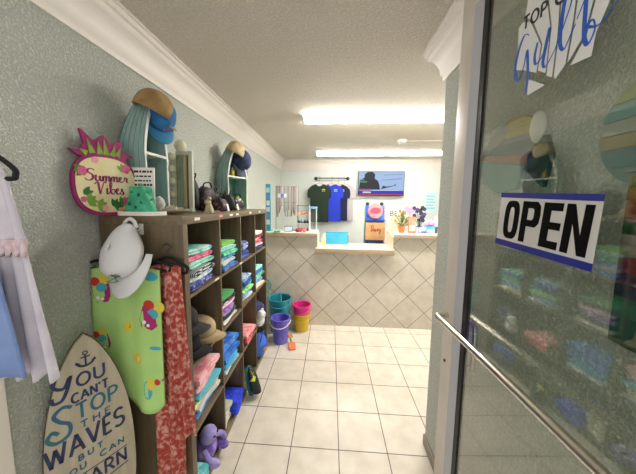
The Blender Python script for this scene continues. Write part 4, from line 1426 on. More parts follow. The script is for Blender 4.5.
for z, c_ in ((0.09, '#d8c9b0'), (0.2, '#cdbfae'), (0.318, '#3c4450')):
    MB().box(-0.076, 0.076, -0.05, 0.05, z, z + 0.006).build('shelf', mat(c_, 0.4), t)
rr = random.Random(21)
TR = ['#c0405a', '#2f3f6a', '#d9b28a', '#8a3f52', '#3f6f8a', '#caa070', '#9a9690', '#283040', '#d98f8f']
for i in range(12):
    z = (0.0004, 0.0965, 0.2065)[i % 3]
    o = MB().ball((0, 0, 0.02), 0.02, 10, 8, s=(1, 0.9, rr.uniform(0.8, 1.0))).lathe([(0, 0.03), (0.008, 0.032), (0.005, 0.045), (0, 0.045)], 8).build('trinket', mat(TR[i % 9], 0.4))
    for v in o.data.vertices:
        v.co.z = max(v.co.z, 0)
    o.location = (0.305 - 0.055 + (i // 3) * 0.037, 2.13 - 0.015 + 0.01 * (i % 2), KZ + z)
    tag(o, f"tiny {['dark red', 'navy', 'tan', 'plum', 'steel blue', 'ochre', 'grey', 'black', 'pink', 'ruby', 'ink blue', 'sand'][i]} trinket on the {['bottom', 'middle', 'upper'][i % 3]} tier of the clear stand", 'trinket', 'trinkets on the clear stand')
for i, (x, y, c_, c2_) in enumerate(((0.28, 2.02, '#b4344c', 'red'), (0.33, 2.01, '#d07a8a', 'pink'), (0.25, 2.0, '#8a2f48', 'wine red'))):
    o = blob('gift_pouch', 0.022, (1.2, 1, 1), mat(c_, 0.6), i + 50, 0.1)
    o.location = (x, y, KZ)
    tag(o, f"{c2_} gift pouch at the front of the left counter end", 'pouch')
t = thing('display_case', 'tall clear case with a blue lid and hanging chains on the left counter', 'case', (0.432, 2.13, KZ))
for x in (-0.04, 0.04):
    for y in (-0.035, 0.035):
        MB().tube([(x, y, 0), (x, y, 0.29)], 0.004).build('corner_post', mat('#c9d2d8', 0.3), t)
MB().box(-0.048, 0.048, -0.042, 0.042, 0.285, 0.31, 0.003).build('lid', mat('#6fa2cf', 0.4), t)
MB().box(-0.048, 0.048, -0.042, 0.042, 0, 0.015, 0.003).build('base', mat('#c9d2d8', 0.3), t)
for k in range(5):
    MB().tube([(-0.028 + k * 0.014, -0.02, 0.285), (-0.028 + k * 0.014, -0.02, 0.06 + 0.02 * (k % 2))], 0.003, 6).build('chain', WIRE, t)

# lower desk: small monitor and lotion bottle
t = thing('blue_folder_box', 'bright blue plastic box standing behind the low counter', 'box', (0.735, 2.28, 0.9925))
BLU = mat('#3aa9d4', 0.4, col2='#4ab5dc', scale=6)
MB().box(-0.142, 0.142, -0.03, 0.03, 0, 0.155, 0.006).build('body', BLU, t)
MB().box(-0.146, 0.146, -0.034, 0.034, 0.15, 0.162, 0.003).build('lid', mat('#2f98c6', 0.4), t)
MB().box(0.143, 0.15, -0.028, 0.028, 0.02, 0.12, 0.002).build('dark_side', mat('#2b3a4c', 0.5), t)
t = thing('lotion_bottle', 'pale yellow lotion bottle at the left of the low counter', 'bottle', (0.565, 2.17, 0.9925))
MB().lathe([(0, 0), (0.026, 0), (0.028, 0.006), (0.028, 0.085), (0.018, 0.1), (0.011, 0.105), (0, 0.105)], 20).build('body', mat('#dfe3a0', 0.35), t)
MB().lathe([(0, 0.105), (0.012, 0.105), (0.012, 0.125), (0.004, 0.128), (0.004, 0.15), (0, 0.15)], 14).build('pump', mat('#d9e8e0', 0.4), t)
MB().box(-0.004, 0.026, -0.005, 0.005, 0.143, 0.151, 0.002).build('spout', mat('#d9e8e0', 0.4), t)
t = thing('pen', 'small dark pen lying on the low counter', 'pen', (0.83, 2.04, 0.9965))
MB().tube([(-0.06, 0, 0), (0.05, 0.01, 0)], 0.0038, 8).build('barrel', mat('#3c4450', 0.4), t)
MB().tube([(0.05, 0.01, 0), (0.066, 0.0115, 0)], [0.0036, 0.001], 8).build('tip', STEEL, t)

# tower behind the low counter: blue cooler stand, pink round sign, kraft bag
t = thing('blue_display_stand', 'tall blue floor display stand behind the low counter', 'stand', (1.275, 2.62, 0.7608))
BL2 = mat('#2a5fc0', 0.5, col2='#5f93dc', scale=14)
MB().box(-0.135, 0.135, 0.0, 0.07, 0.0, 0.74, 0.004).build('back_board', BL2, t)
for z in (0.205, 0.526):
    MB().box(-0.135, 0.135, -0.09, 0.0, z, z + 0.012).build('shelf', mat('#2450a8', 0.5), t)
for s in (-1, 1):
    MB().tube([(s * 0.14, 0.0, 0), (s * 0.14, 0.0, 0.77)], 0.008).build('side_rail', mat('#c4c9cf', 0.4, 0.5), t)
    MB().ball((s * 0.1, 0.03, 0.765), 0.028, 12, 8).build('top_knob', mat('#3a3f3c', 0.5), t)
t = thing('round_sign', 'round pink sign with dark lettering on the blue display stand', 'sign', (1.272, 2.555, 1.43), axes((1, 0, 0), (0, 0, 1)))
MB().prism(oval(0.1, 0.105, 0, 0, 32, 2), 0, 0.02).build('disc', mat('#d8707c', 0.55, col2='#e79a9c', scale=12), t)
MB().prism(oval(0.07, 0.045, 0, 0.0, 24, 2), 0.02, 0.022).build('label_panel', mat('#b8465e', 0.55), t)
t = thing('paper_bag', 'brown kraft paper bag with red script on the blue display stand', 'bag', (1.277, 2.545, 1.02), axes((1, 0, 0), (0, 0, 1)))
KR = mat('#b98f62', 0.75, col2='#c39a6c', scale=10)
mb = MB()
mb.prism([(-0.135, 0), (0.135, 0), (0.132, 0.24), (0.1, 0.247), (0.05, 0.241), (0, 0.248), (-0.06, 0.242), (-0.132, 0.246)], -0.045, 0.012)
mb.build('body', KR, t)
script(MB(), [[(-0.1, 1.6), (0.3, 1.9), (0.9, 1.8)], [(0.4, 1.9), (0.3, 0.2), (0.5, 0.0), (0.8, 1.0), (0.9, 1.9), (0.85, 0.1), (1.1, 0.9), (1.3, 0.7), (1.3, 0.1), (1.5, 0.1), (1.7, 0.9), (1.7, 0.1), (1.9, 0.2), (2.1, 0.9), (2.3, 0.8), (2.2, 0.1), (2.5, 0.4), (2.7, 0.95), (2.75, 0.3), (3.0, 0.1), (3.2, 0.9), (3.0, -0.7), (2.7, -0.5), (3.3, 0.2)]], -0.07, 0.12, 0.044, 0.011, 0.012, 0.0135).build('lettering', mat('#8f2440', 0.6), t)
t = thing('shelf_goods', 'dark blue boxed goods under the kraft bag on the display stand', 'box', (1.27, 2.57, 0.978))
MB().box(-0.12, 0.12, -0.03, 0.03, 0.0, 0.036, 0.003).build('box', mat('#27407f', 0.5, col2='#18233f', scale=20), t)

# ================================================================== COUNTER GOODS, RIGHT END
t = thing('potted_plant', 'small potted plant with yellow-green leaves on the right counter end', 'plant', (1.525, 2.13, KZ))
MB().lathe([(0, 0), (0.03, 0), (0.042, 0.07), (0.046, 0.07), (0.046, 0.085), (0.038, 0.085), (0.036, 0.075), (0, 0.075)], 20).build('pot', mat('#c98458', 0.6), t)
rr = random.Random(31)
PLM = [mat('#7d8340', 0.6), mat('#b5a945', 0.6), mat('#4d5f35', 0.6)]
for i in range(46):
    a = rr.uniform(0, 2 * PI)
    el = rr.uniform(0.15, 1.45)
    L_ = rr.uniform(0.08, 0.2) * (0.8 + 0.2 * math.sin(el))
    c_ = Vector((math.cos(a) * math.cos(el), math.sin(a) * math.cos(el), math.sin(el)))
    p1 = Vector((0, 0, 0.08)) + c_ * L_
    mb = MB()
    mb.tube([(0, 0, 0.075), tuple(Vector((0, 0, 0.08)) + c_ * L_ * 0.5), tuple(p1)], 0.002, 5)
    sd = c_.cross(Vector((0, 0, 1)))
    sd = sd.normalized() if sd.length > 0.01 else Vector((1, 0, 0))
    M = frame(tuple(p1 - c_ * 0.02), c_, sd)
    mb.prism(leaf_poly(0, 0, 0.055, 0.016, 0), -0.001, 0.001, M)
    mb.build('leaf', PLM[i % 3], t)
t = thing('snack_package', 'orange and pink packet standing beside the potted plant', 'packet', (1.64, 2.09, KZ), axes((1, 0.1, 0), (0, 0.1, 1)))
mb = MB()
mb.prism([(-0.045, 0), (0.045, 0), (0.04, 0.1), (0.047, 0.2), (-0.047, 0.2), (-0.04, 0.1)], -0.012, 0.012)
mb.build('packet', mat('#e07a52', 0.4, col2='#e8a08c', scale=10), t)
MB().box(-0.035, 0.035, 0.025, 0.1, 0.012, 0.014).build('label_panel', mat('#e8c3b8', 0.5), t)
t = thing('love_sign', 'lilac cut-out heart sign on a stick behind the orange packet', 'sign', (1.66, 2.28, KZ), axes((1, 0, 0), (0, 0, 1)))
MB().tube([(0, 0, 0), (0, 0.24, 0)], 0.004, 6).build('stick', WHITEP, t)
ht = [(0.075 * 16 * math.sin(a) ** 3 / 16, 0.275 + 0.06 * (13 * math.cos(a) - 5 * math.cos(2 * a) - 2 * math.cos(3 * a) - math.cos(4 * a)) / 17) for a in [2 * PI * k / 30 for k in range(30)]]
MB().prism(ht, 0, 0.008).build('heart', mat('#b58ac8', 0.5, col2='#c9a3d6', scale=10), t)
MB().lathe([(0, 0), (0.03, 0), (0.03, 0.008), (0, 0.01)], 16, Matrix(((1, 0, 0, 0), (0, 0, 1, 0), (0, 1, 0, 0), (0, 0, 0, 1)))).build('base', WHITEP, t)
t = thing('flower_bunch', 'dark purple artificial flowers in a small pot on the right counter', 'flowers', (1.755, 2.19, KZ))
MB().lathe([(0, 0), (0.03, 0), (0.04, 0.08), (0.036, 0.08), (0.028, 0.006), (0, 0.006)], 18).build('pot', mat('#6a6f9c', 0.5), t)
rr = random.Random(17)
for i in range(16):
    a, q = rr.uniform(0, 2 * PI), rr.uniform(0.0, 0.085)
    z = 0.2 + rr.uniform(-0.05, 0.11)
    p1 = (q * math.cos(a), q * math.sin(a) * 0.6, z)
    MB().tube([(0, 0, 0.05), (p1[0] * 0.5, p1[1] * 0.5, z * 0.6), p1], 0.002, 5).build('stem', mat('#3d4f3a', 0.6), t)
    mb = MB()
    for k in range(5):
        b = k * 2 * PI / 5
        mb.ball((p1[0] + 0.013 * math.cos(b), p1[1] + 0.005, p1[2] + 0.013 * math.sin(b)), 0.012, 8, 6, s=(1, 0.5, 1))
    mb.build('blossom', mat(['#3f3358', '#55407a', '#2e2a44'][i % 3], 0.7), t)
o = MB().box(-0.055, 0.055, -0.03, 0.03, 0, 0.075, 0.004).build('gift_box', mat('#c3cbe0', 0.5, col2='#5f6fa8', scale=26))
o.location = (1.735, 2.08, KZ)
tag(o, 'pale blue printed gift box below the purple flowers on the right counter', 'box')
t = thing('tissue_box', 'sky blue box with a pink puff on top on the right counter', 'box', (1.86, 2.12, KZ))
MB().box(-0.05, 0.05, -0.04, 0.04, 0, 0.09, 0.004).build('box', mat('#4a9fe0', 0.45, col2='#8cc4ee', scale=16), t)
mb = MB()
for i in range(6):
    a = i * PI / 3
    mb.ball((0.028 * math.cos(a), 0.018 * math.sin(a), 0.125), 0.033, 10, 8, s=(1, 1, 1.1))
mb.build('puff', mat('#dc8fc4', 0.8, col2='#ecb4da', scale=30), t)
MB().box(-0.035, 0.035, -0.0412, -0.04, 0.02, 0.05).build('label_panel', WHITEP, t)
t = thing('wooden_stand', 'small dark red wooden stand at the right of the counter goods', 'stand', (1.97, 2.12, KZ))
WD = mat('#6f3a34', 0.55)
MB().box(-0.048, 0.048, -0.03, 0.03, 0.06, 0.08, 0.003).build('top', WD, t)
for x in (-0.038, 0.038):
    MB().box(x - 0.007, x + 0.007, -0.025, 0.025, 0, 0.06, 0.002).build('leg', WD, t)
t = thing('card_holder', 'white card with red heading standing on the small wooden stand', 'card', (1.965, 2.125, KZ + 0.0805), axes((1, 0, 0), (0, 0.1, 1)))
MB().box(-0.045, 0.045, 0, 0.12, -0.003, 0.003).build('card', WHITEP, t)
MB().box(-0.03, 0.03, 0.09, 0.1, 0.003, 0.0036).build('heading', mat('#c8707a', 0.5), t)
for i, (x, y, rz_, lb) in enumerate(((1.55, 2.02, 0.2, 'white leaflet lying in front of the potted plant'), (1.70, 2.0, -0.15, 'cream leaflet lying in front of the gift box'), (1.84, 2.01, 0.1, 'tan leaflet lying in front of the sky blue box'))):
    o = MB().box(-0.055, 0.055, -0.035, 0.035, 0, 0.006, 0.001).build('leaflet', mat(['#ece6da', '#e6d8b8', '#dcc79a'][i], 0.6))
    o.matrix_world = Matrix.Translation((x, y, KZ)) @ Matrix.Rotation(rz_, 4, 'Z')
    tag(o, lb, 'leaflet')
t = thing('letter_sign', 'white block sign with dark capital letters behind the potted plant', 'sign', (1.47, 2.31, KZ), axes((1, 0, 0), (0, 0, 1)))
MB().box(-0.07, 0.07, 0, 0.29, -0.01, 0.01, 0.002).build('block', mat('#e2ddd2', 0.5), t)
write(MB(), 'BE', -0.055, 0.2, 0.045, 0.06, 0.012, None, 0.01, 0.0115).build('lettering', mat('#4a4658', 0.5), t)
t = thing('tote_bag', 'dark round tote bag hanging beyond the right end of the counter', 'bag', (2.12, 2.2, KZ))
mb = MB()
mb.ball((0, 0, 0.2), 0.12, 18, 14, s=(0.9, 0.5, 1.2))
for v in mb.bm.verts:
    v.co.z = max(v.co.z, 0.0)
mb.build('body', mat('#33373a', 0.6), t)
o = MB().box(-0.05, 0.05, -0.03, 0.03, 0, 1.165).build('stool', mat('#6b5a48', 0.6)) if False else None

# ================================================================== BACK WALL
BY = 4.27
t = thing('garment_rail', 'black pipe rail on the back wall carrying four shirts', 'rail', (0.66, BY - 0.0008, 2.035))
for x in (-0.325, 0.325):
    MB().lathe([(0, 0), (0.035, 0), (0.035, 0.008), (0.018, 0.012), (0.018, 0.02), (0, 0.02)], 18, Matrix(((1, 0, 0, x), (0, 0, -1, 0), (0, 1, 0, 0), (0, 0, 0, 1)))).build('flange', mat('#2b2b2d', 0.5, 0.4), t)
MB().tube(smooth([(-0.325, -0.01, 0), (-0.325, -0.07, 0), (-0.31, -0.085, 0), (0.31, -0.085, 0), (0.325, -0.07, 0), (0.325, -0.01, 0)], 4), 0.011).build('pipe', mat('#4c4d4e', 0.4, 0.5), t)


def shirt(label, x, y, col, w, hgt, col2=None, print_c=None):
    z0 = 1.905
    t = thing('t_shirt', label, 't-shirt', (x, y, z0), None, 't-shirts on the back wall rail')
    hw = w / 2
    half = [(0.07, 0.0), (0.1, -0.004), (hw * 0.72, -0.035), (hw * 1.0, -0.1), (hw * 1.06, -0.2), (hw * 1.0, -0.27), (hw * 0.82, -0.27), (hw * 0.8, -0.2), (hw * 0.8, -0.45), (hw * 0.82, -hgt)]
    prof = half + [(-a, b) for a, b in reversed(half)] + [(-0.045, -0.03), (0, -0.045), (0.045, -0.03)]
    M = Matrix(((1, 0, 0, 0), (0, 0, -1, 0), (0, 1, 0, 0), (0, 0, 0, 1)))
    mb = MB()
    mb.prism(prof, -0.018, 0.018, M)
    mb.build('body', cloth(col, col2, scale=10) if col2 else mat(col, 0.85, bump=0.001, bscale=20), t)
    mb = MB()
    mb.ribbon(smooth([(0.072, 0.0), (0.046, -0.03), (0, -0.046), (-0.046, -0.03), (-0.072, 0.0)], 5), 0.014, 0.016, 0.021, M)
    mb.build('collar', mat(col, 0.85), t)
    if print_c:
        mb = MB()
        mb.ribbon(smooth([(0.05, -0.115), (0.08, -0.10), (0.115, -0.11)], 5), 0.018, 0.018, 0.0195, M)
        mb.ribbon([(0.05, -0.135), (0.115, -0.135)], 0.012, 0.018, 0.0195, M)
        mb.build('chest_print', mat(print_c, 0.7), t)
    h = hanger('clothes_hanger', label.replace('t-shirt', 'shirt').split(' hanging')[0].join(['pinkish wooden hanger under the ', '']) , (x, y, 1.925), min(0.15, hw * 0.62), 0.04, 0.0, 0.135, mat('#c79a86', 0.5), 0.006)
    h['group'] = 'hangers on the back wall rail'
    return t


shirt('dark green t-shirt with small yellow print hanging leftmost on the back rail', 0.415, BY - 0.085 - 0.07, '#13291a', 0.46, 0.76, print_c='#c2b24a')
shirt('royal blue t-shirt with small print hanging second from left on the back rail', 0.66, BY - 0.085 - 0.028, '#1a34b8', 0.46, 0.74, print_c='#8fb2e8')
shirt('navy blue t-shirt with small print hanging third from left on the back rail', 0.80, BY - 0.085 + 0.014, '#0f193c', 0.46, 0.73, print_c='#9fc0d8')
shirt('pale grey t-shirt hanging rightmost on the back rail', 0.915, BY - 0.085 + 0.052, '#b5aeb2', 0.46, 0.73)

t = thing('television', 'flat television showing a news broadcast on the back wall', 'television', (1.645, BY - 0.09, 1.69), axes((1, 0, 0), (0, 0, 1)))
MB().box(-0.455, 0.455, 0, 0.48, -0.045, 0.0, 0.006).build('casing', BLACK, t)
MB().box(-0.1, 0.1, 0.1, 0.35, -0.089, -0.045).build('wall_mount', BLACK, t)


def em(c, s=1.0):
    m, nt, p = base('screen_picture')
    p.inputs['Base Color'].default_value = (0.01, 0.01, 0.012, 1)
    p.inputs['Roughness'].default_value = 0.45
    p.inputs['Specular IOR Level'].default_value = 0.15
    p.inputs['Emission Color'].default_value = lin(c)
    p.inputs['Emission Strength'].default_value = s
    return m


SC = [em(c, 0.42) for c in ('#a9c4ee', '#141c2a', '#1e34c0', '#c43a50', '#e6eaf4', '#3aa05c', '#7190bc')]
mb = MB()
mb.mi = 0
mb.box(-0.445, 0.445, 0.012, 0.47, 0.0, 0.0015)
mb.mi = 1
mb.prism([(-0.33, 0.12), (-0.02, 0.12), (-0.03, 0.2), (-0.06, 0.29), (-0.13, 0.34), (-0.12, 0.42), (-0.17, 0.468), (-0.27, 0.468), (-0.33, 0.42), (-0.33, 0.36), (-0.42, 0.3), (-0.44, 0.13)], 0.0016, 0.0022)
mb.prism([(0.0, 0.13), (0.28, 0.2), (0.3, 0.24), (0.24, 0.2), (0.1, 0.18), (0.04, 0.2)], 0.0016, 0.0022)
mb.mi = 6
mb.prism([(0.0, 0.3), (0.4, 0.33), (0.4, 0.345), (0.0, 0.31)], 0.0016, 0.002)
mb.prism([(0.05, 0.4), (0.42, 0.42), (0.42, 0.43), (0.05, 0.41)], 0.0016, 0.002)
mb.mi = 5
mb.box(-0.43, -0.28, 0.26, 0.285, 0.0016, 0.003)
mb.box(-0.43, -0.33, 0.3, 0.32, 0.0016, 0.003)
mb.mi = 3
mb.box(-0.445, -0.2, 0.105, 0.135, 0.0023, 0.0032)
mb.box(-0.445, 0.445, 0.012, 0.034, 0.0016, 0.0028)
mb.mi = 2
mb.box(-0.445, 0.445, 0.034, 0.098, 0.0016, 0.0028)
mb.mi = 4
mb.box(-0.36, -0.2, 0.052, 0.08, 0.0029, 0.0034)
mb.box(-0.15, 0.35, 0.1, 0.108, 0.0029, 0.0034)
mb.build('screen', SC, t)
t = thing('wall_poster', 'pale blue notice sheet taped to the back wall near the right wall', 'poster', (2.66, BY - 0.0008, 1.37), axes((1, 0, 0), (0, 0, 1)))
MB().box(-0.11, 0.11, 0, 0.4, 0, 0.002).build('sheet', mat('#bcdbe2', 0.6), t)
for i in range(5):
    MB().box(-0.085, 0.085 - 0.03 * (i % 2), 0.07 + i * 0.06, 0.09 + i * 0.06, 0.002, 0.0026).build('text_line', mat('#7fb4c4', 0.6), t)

# ================================================================== BEHIND THE DOOR
WX = 1.275
t = thing('plank_fish', 'fish of coloured wooden planks with a white shell on the wall behind the glass door', 'wall decoration', (WX - 0.0008, -0.115, 1.7), axes((0, 1, 0), (0, 0, 1)))
# faces -x: local z must point to -x
t.matrix_world = Matrix.Translation((WX - 0.0008, -0.115, 1.7)) @ axes((0, -1, 0), (0, 0, 1)).to_4x4()
fz = 0.014
for name_, poly, c_ in (('plank', [(-0.17, 0.0), (-0.1, 0.075), (0.0, 0.12), (-0.01, 0.06), (-0.1, 0.02)], '#8b8f84'), ('plank', [(-0.01, 0.06), (0.0, 0.12), (0.07, 0.115), (0.12, 0.085), (0.12, 0.05)], '#b3a85a'),
                        ('plank', [(-0.19, 0.035), (-0.18, 0.01), (0.1, -0.045), (0.13, -0.02)], '#b57a58'), ('plank', [(-0.18, 0.008), (0.1, -0.047), (0.06, -0.12), (-0.03, -0.13), (-0.12, -0.09)], '#6f9a94'),
                        ('plank', [(-0.1, 0.018), (-0.01, 0.058), (0.12, 0.048), (0.13, -0.018), (-0.05, 0.006)], '#7d8282'), ('tail', [(0.1, -0.02), (0.165, 0.03), (0.19, -0.03), (0.17, -0.12), (0.11, -0.07)], '#2c4a48')):
    MB().prism(poly, 0, fz).build(name_, mat(c_, 0.7, col2=c_, scale=6, bump=0.001, bscale=30), t)
MB().ball((0.135, 0.06, fz), 0.032, 14, 10, s=(0.8, 1.5, 0.45)).build('shell', mat('#dcdad4', 0.5), t)
t = thing('plank_disc', 'round plaque of striped teal and olive planks on the wall near the door hinge', 'wall decoration', (WX - 0.0008, -0.555, 1.68))
t.matrix_world = Matrix.Translation((WX - 0.0008, -0.555, 1.68)) @ axes((0, -1, 0), (0, 0, 1)).to_4x4()
edges = [-0.115, -0.07, -0.03, 0.0, 0.03, 0.065, 0.115]
PC = ['#3f7a76', '#2f6f70', '#8f8450', '#9a9c94', '#5f9a96', '#93a04e']
for i in range(6):
    a, b = edges[i], edges[i + 1] - 0.002
    q = 0.12

    def hw_(z):
        return math.sqrt(max(0.0004, q * q - z * z))
    MB().prism([(-hw_(a), a), (hw_(a), a), (hw_((a + b) / 2), (a + b) / 2), (hw_(b), b), (-hw_(b), b), (-hw_((a + b) / 2), (a + b) / 2)], 0, 0.014).build('plank', mat(PC[i], 0.7), t)
t = thing('striped_towel', 'folded striped beach towel hanging flat on the wall near the door hinge', 'towel', (WX - 0.012, -0.665, 1.24))
TS = ['#20594f', '#2b6a5c', '#2a3550', '#3a2a4a', '#7a2238', '#9a8c8c', '#a59a98', '#2c5a3a', '#9a5638', '#b08a3c', '#8f8f3c']
zt = [0.0, 0.06, 0.1, 0.125, 0.15, 0.185, 0.21, 0.23, 0.265, 0.3, 0.325, 0.35]
for i in range(11):
    mb = MB()
    z0_, z1_ = zt[i], zt[i + 1]
    mb.grid(lambda u, v: Vector((-0.002 - 0.005 * math.sin(16 * u + 0.5), -0.15 + 0.31 * u, z0_ + (z1_ - z0_) * v)), 20, 2)
    mb.build('stripe', mat(TS[i], 0.85), t, solid=0.008)
MB().tube([(0.002, -0.16, 0.358), (0.002, 0.17, 0.358)], 0.006).build('hanging_rod', STEEL, t)

# ================================================================== GLASS DOOR
a = 0.036
P0 = Vector((1.188, 0.135, 0))
DX = Vector((math.sin(a), -math.cos(a), 0))
DN = Vector((-math.cos(a), -math.sin(a), 0))
RM = axes(DX, (0, 0, 1))          # local x along the door, y up, z towards the aisle
d = thing('door_1', 'glass', 'door', (P0.x, P0.y, 0.004), RM)
for k in ('label', 'category'):
    del d[k]
struct(d)
DW, DH = 0.93, 2.36


def dbox(name, x0, x1, y0, y1, z0, z1, m, bev=0.0, par=None):
    return MB().box(x0, x1, y0, y1, z0, z1, bev).build(name, m, par or d)


dbox('stile', 0.065, 0.15, 0, DH, -0.02, 0.022, ALU, 0.002)
dbox('stile', DW - 0.09, DW, 0, DH, -0.02, 0.022, ALU, 0.002)
dbox('rail', 0.15, DW - 0.09, DH - 0.1, DH, -0.02, 0.022, ALU, 0.002)
dbox('rail', 0.15, DW - 0.09, 0.0, 0.2, -0.02, 0.022, ALU, 0.002)
MB().prism([(0.15, 0.022), (0.185, 0.008), (0.185, -0.008), (0.15, -0.02)], 0.2, DH - 0.1, Matrix(((1, 0, 0, 0), (0, 0, 1, 0), (0, 1, 0, 0), (0, 0, 0, 1)))).build('glass_stop', ALUD, d)
dbox('gasket', 0.185, 0.212, 0.2, DH - 0.1, -0.0075, 0.0075, BLACK)
dbox('gasket', DW - 0.1, DW - 0.09, 0.2, DH - 0.1, -0.0075, 0.0075, BLACK)
GLASS = pane('door_glass', (0.85, 0.875, 0.835, 1), 1.8)
dbox('glass_pane', 0.212, DW - 0.1, 0.2, DH - 0.1, -0.003, 0.003, GLASS)
MB().lathe([(0, 0), (0.007, 0), (0.007, 0.003), (0.003, 0.003), (0.003, 0.001), (0, 0.001)], 14, Matrix.Translation((0.10, 0.83, 0.022))).build('screw', mat('#4c463f', 0.5, 0.6), d)
# push bar on the aisle side, pull handle on the wall side
MB().tube(smooth([(0.10, 1.04, 0.022), (0.10, 1.04, 0.055), (0.104, 1.04, 0.066), (0.118, 1.04, 0.07), (0.16, 1.04, 0.07), (0.5, 1.043, 0.07), (0.85, 1.045, 0.07), (0.87, 1.045, 0.066), (0.874, 1.045, 0.055), (0.874, 1.045, 0.022)], 5), 0.0125, 14).build('push_bar', STEEL, d)
MB().tube(smooth([(0.11, 1.05, -0.02), (0.112, 1.05, -0.036), (0.135, 1.048, -0.043), (0.178, 1.03, -0.045), (0.192, 1.0, -0.045), (0.192, 0.87, -0.045), (0.178, 0.845, -0.045), (0.135, 0.83, -0.043), (0.112, 0.828, -0.036), (0.11, 0.828, -0.02)], 5), 0.011, 12).build('pull_handle', STEEL, d)


def door_part_M(z=0.0):
    return Matrix.Translation((0, 0, z))


# OPEN sign behind the glass
sgn = thing('open_sign', 'white OPEN sign with black letters and blue bars on the glass door', 'sign', P0 + DX * 0.342 + DN * 0.0046 + Vector((0, 0, 1.406)), axes((DX + Vector((0, 0, -0.05))), (-0.0 * DX + Vector((0, 0, 1)))))
sgn.scale = (1.05, 1, 1)
SW, SHH = 0.287, 0.158
MB().box(0, SW, 0, SHH, -0.0012, 0).build('sheet', mat('#c9c6c2', 0.12, coat=0.8), sgn)
BB = mat('#16207e', 0.5)
MB().box(-0.003, SW + 0.001, -0.004, 0.014, 0.0, 0.0006).build('blue_bar', BB, sgn)
MB().box(-0.001, SW + 0.001, SHH - 0.012, SHH + 0.003, 0.0, 0.0006).build('blue_bar', BB, sgn)


def letter(parts, hole=None):
    mb = MB()
    for p in parts:
        if hole:
            mb.prism(p, 0.0, 0.0006, None, hole)
        else:
            mb.prism(p, 0.0, 0.0006)
    return mb.build('letter', mat('#0a0a09', 0.9, spec=0.1), sgn)


b0, hL = 0.022, 0.116


def LX(x, y):
    return (x + 0.012 * (y / hL) * 0.3, b0 + y)


def O_(x, w, rx=0.5):
    o1, o2 = [], []
    for i in range(28):
        a_ = 2 * PI * i / 28
        c, s = math.cos(a_), math.sin(a_)
        sg = lambda q, p: math.copysign(abs(q) ** p, q)
        o1.append(LX(x + w / 2 + w / 2 * sg(c, 0.6), hL / 2 + hL / 2 * sg(s, 0.6)))
        o2.append(LX(x + w / 2 + w * 0.17 * sg(c, 0.6), hL / 2 + hL * 0.33 * sg(s, 0.7)))
    return o1, o2


o1, o2 = O_(0.022, 0.056)
letter([o1], o2)


def rect(x0, x1, y0, y1):
    return [LX(x0, y0), LX(x1, y0), LX(x1, y1), LX(x0, y1)]


# P
mb = MB()
mb.prism(rect(0.086, 0.106, 0, hL), 0, 0.0006)
mb.prism([LX(x, y) for x, y in [(0.106, hL), (0.106, hL * 0.84), (0.122, hL * 0.84), (0.126, hL * 0.8), (0.126, hL * 0.62), (0.122, hL * 0.56), (0.106, hL * 0.56), (0.106, hL * 0.4), (0.134, hL * 0.4), (0.144, hL * 0.5), (0.146, hL * 0.7), (0.144, hL * 0.9), (0.134, hL)]], 0, 0.0006)
mb.build('letter', mat('#0a0a09', 0.9, spec=0.1), sgn)
mb = MB()
mb.prism(rect(0.153, 0.175, 0, hL), 0, 0.0006)
for y0_, y1_ in ((0, 0.17), (0.42, 0.58), (0.83, 1)):
    mb.prism(rect(0.175, 0.204, y0_ * hL, y1_ * hL), 0, 0.0006)
mb.build('letter', mat('#0a0a09', 0.9, spec=0.1), sgn)
mb = MB()
mb.prism(rect(0.212, 0.231, 0, hL), 0, 0.0006)
mb.prism(rect(0.252, 0.271, 0, hL), 0, 0.0006)
mb.prism([LX(0.231, hL), LX(0.231, hL * 0.62), LX(0.252, 0), LX(0.252, hL * 0.38)], 0, 0.0006)
mb.build('letter', mat('#0a0a09', 0.9, spec=0.1), sgn)

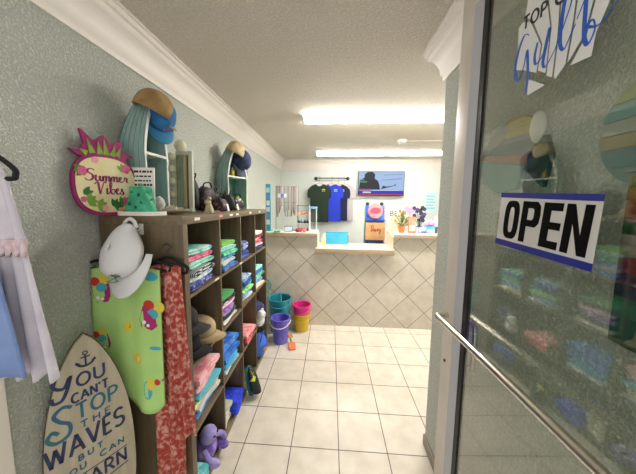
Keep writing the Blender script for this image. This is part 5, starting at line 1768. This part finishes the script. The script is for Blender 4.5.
# shell decal and script behind the glass
dec = thing('shell_decal', 'white scallop shell decal with blue script on the upper door glass', 'decal', P0 + DX * 0.012 + DN * 0.0046, RM)
DECW = mat('#d6d6d4', 0.3)
cx_, cz_ = 0.49, 1.80
shell = [[(0.352, 1.93), (0.353, 2.006), (0.35, 2.047), (0.365, 2.055), (0.395, 2.035), (0.438, 1.95), (0.43, 1.885), (0.388, 1.912)],
         [(0.372, 2.06), (0.379, 2.12), (0.425, 2.13), (0.462, 1.98), (0.461, 1.87), (0.436, 1.888), (0.443, 1.95), (0.4, 2.04)],
         [(0.432, 2.13), (0.478, 2.135), (0.486, 1.95), (0.482, 1.85), (0.466, 1.86), (0.467, 1.98)],
         [(0.484, 2.135), (0.53, 2.13), (0.524, 1.95), (0.516, 1.862), (0.492, 1.84), (0.488, 1.85), (0.491, 1.95)],
         [(0.536, 2.128), (0.575, 2.08), (0.57, 1.98), (0.556, 1.905), (0.522, 1.864), (0.53, 1.95)],
         [(0.58, 2.07), (0.612, 1.99), (0.6, 1.935), (0.581, 1.893), (0.577, 1.849), (0.53, 1.853), (0.562, 1.9), (0.576, 1.98)],
         [(0.402, 1.882), (0.463, 1.839), (0.407, 1.836)]]
for poly in shell:
    MB().prism(poly, -0.0012, -0.0002).build('shell_rib', DECW, dec)
BLS = mat('#1b55b4', 0.4)
WS = {'G': [(0.394, 2.002), (0.377, 2.012), (0.36, 1.986), (0.35, 1.942), (0.355, 1.904), (0.371, 1.896), (0.384, 1.925), (0.391, 1.963), (0.4, 1.911), (0.402, 1.866), (0.397, 1.842)],
      'u': [(0.427, 1.964), (0.421, 1.931), (0.428, 1.908), (0.447, 1.921), (0.461, 1.958), (0.462, 1.977), (0.453, 1.926), (0.451, 1.898), (0.461, 1.886), (0.484, 1.914)],
      'l': [(0.484, 1.914), (0.505, 1.965), (0.517, 2.008), (0.508, 2.048), (0.499, 2.022), (0.495, 1.967), (0.497, 1.92), (0.509, 1.9), (0.522, 1.922), (0.533, 1.942)],
      'f': [(0.535, 1.95), (0.552, 1.99), (0.562, 2.03), (0.558, 2.05), (0.552, 2.02), (0.553, 1.96), (0.555, 1.92), (0.558, 1.895), (0.566, 1.878), (0.575, 1.888), (0.579, 1.906), (0.572, 1.925), (0.562, 1.918), (0.582, 1.906), (0.599, 1.911), (0.621, 1.933)]}
for k_, pts in WS.items():
    P = smooth(pts, 7)
    n = len(P)
    ws = []
    for i in range(n):
        tv = (P[min(i + 1, n - 1)] - P[max(i - 1, 0)])
        tv = tv.normalized() if tv.length > 0 else Vector((0, 1))
        ws.append((0.0035 + 0.0065 * max(0, -tv.y)) * (0.55 + 0.45 * math.sin(PI * min(1, max(0, (i + 2) / (n + 3))))))
    MB().ribbon(P, ws, -0.0002, 0.0006).build('script_letter', BLS, dec)
write(MB(), 'TOP', 0.368, 2.030, 0.447, 0.033, 0.006, None, -0.0002, 0.0006, -0.1).build('lettering', mat('#222326', 0.5), dec)
write(MB(), 'OF', 0.472, 2.020, 0.53, 0.033, 0.006, None, -0.0002, 0.0006, -0.1).build('lettering', mat('#222326', 0.5), dec)
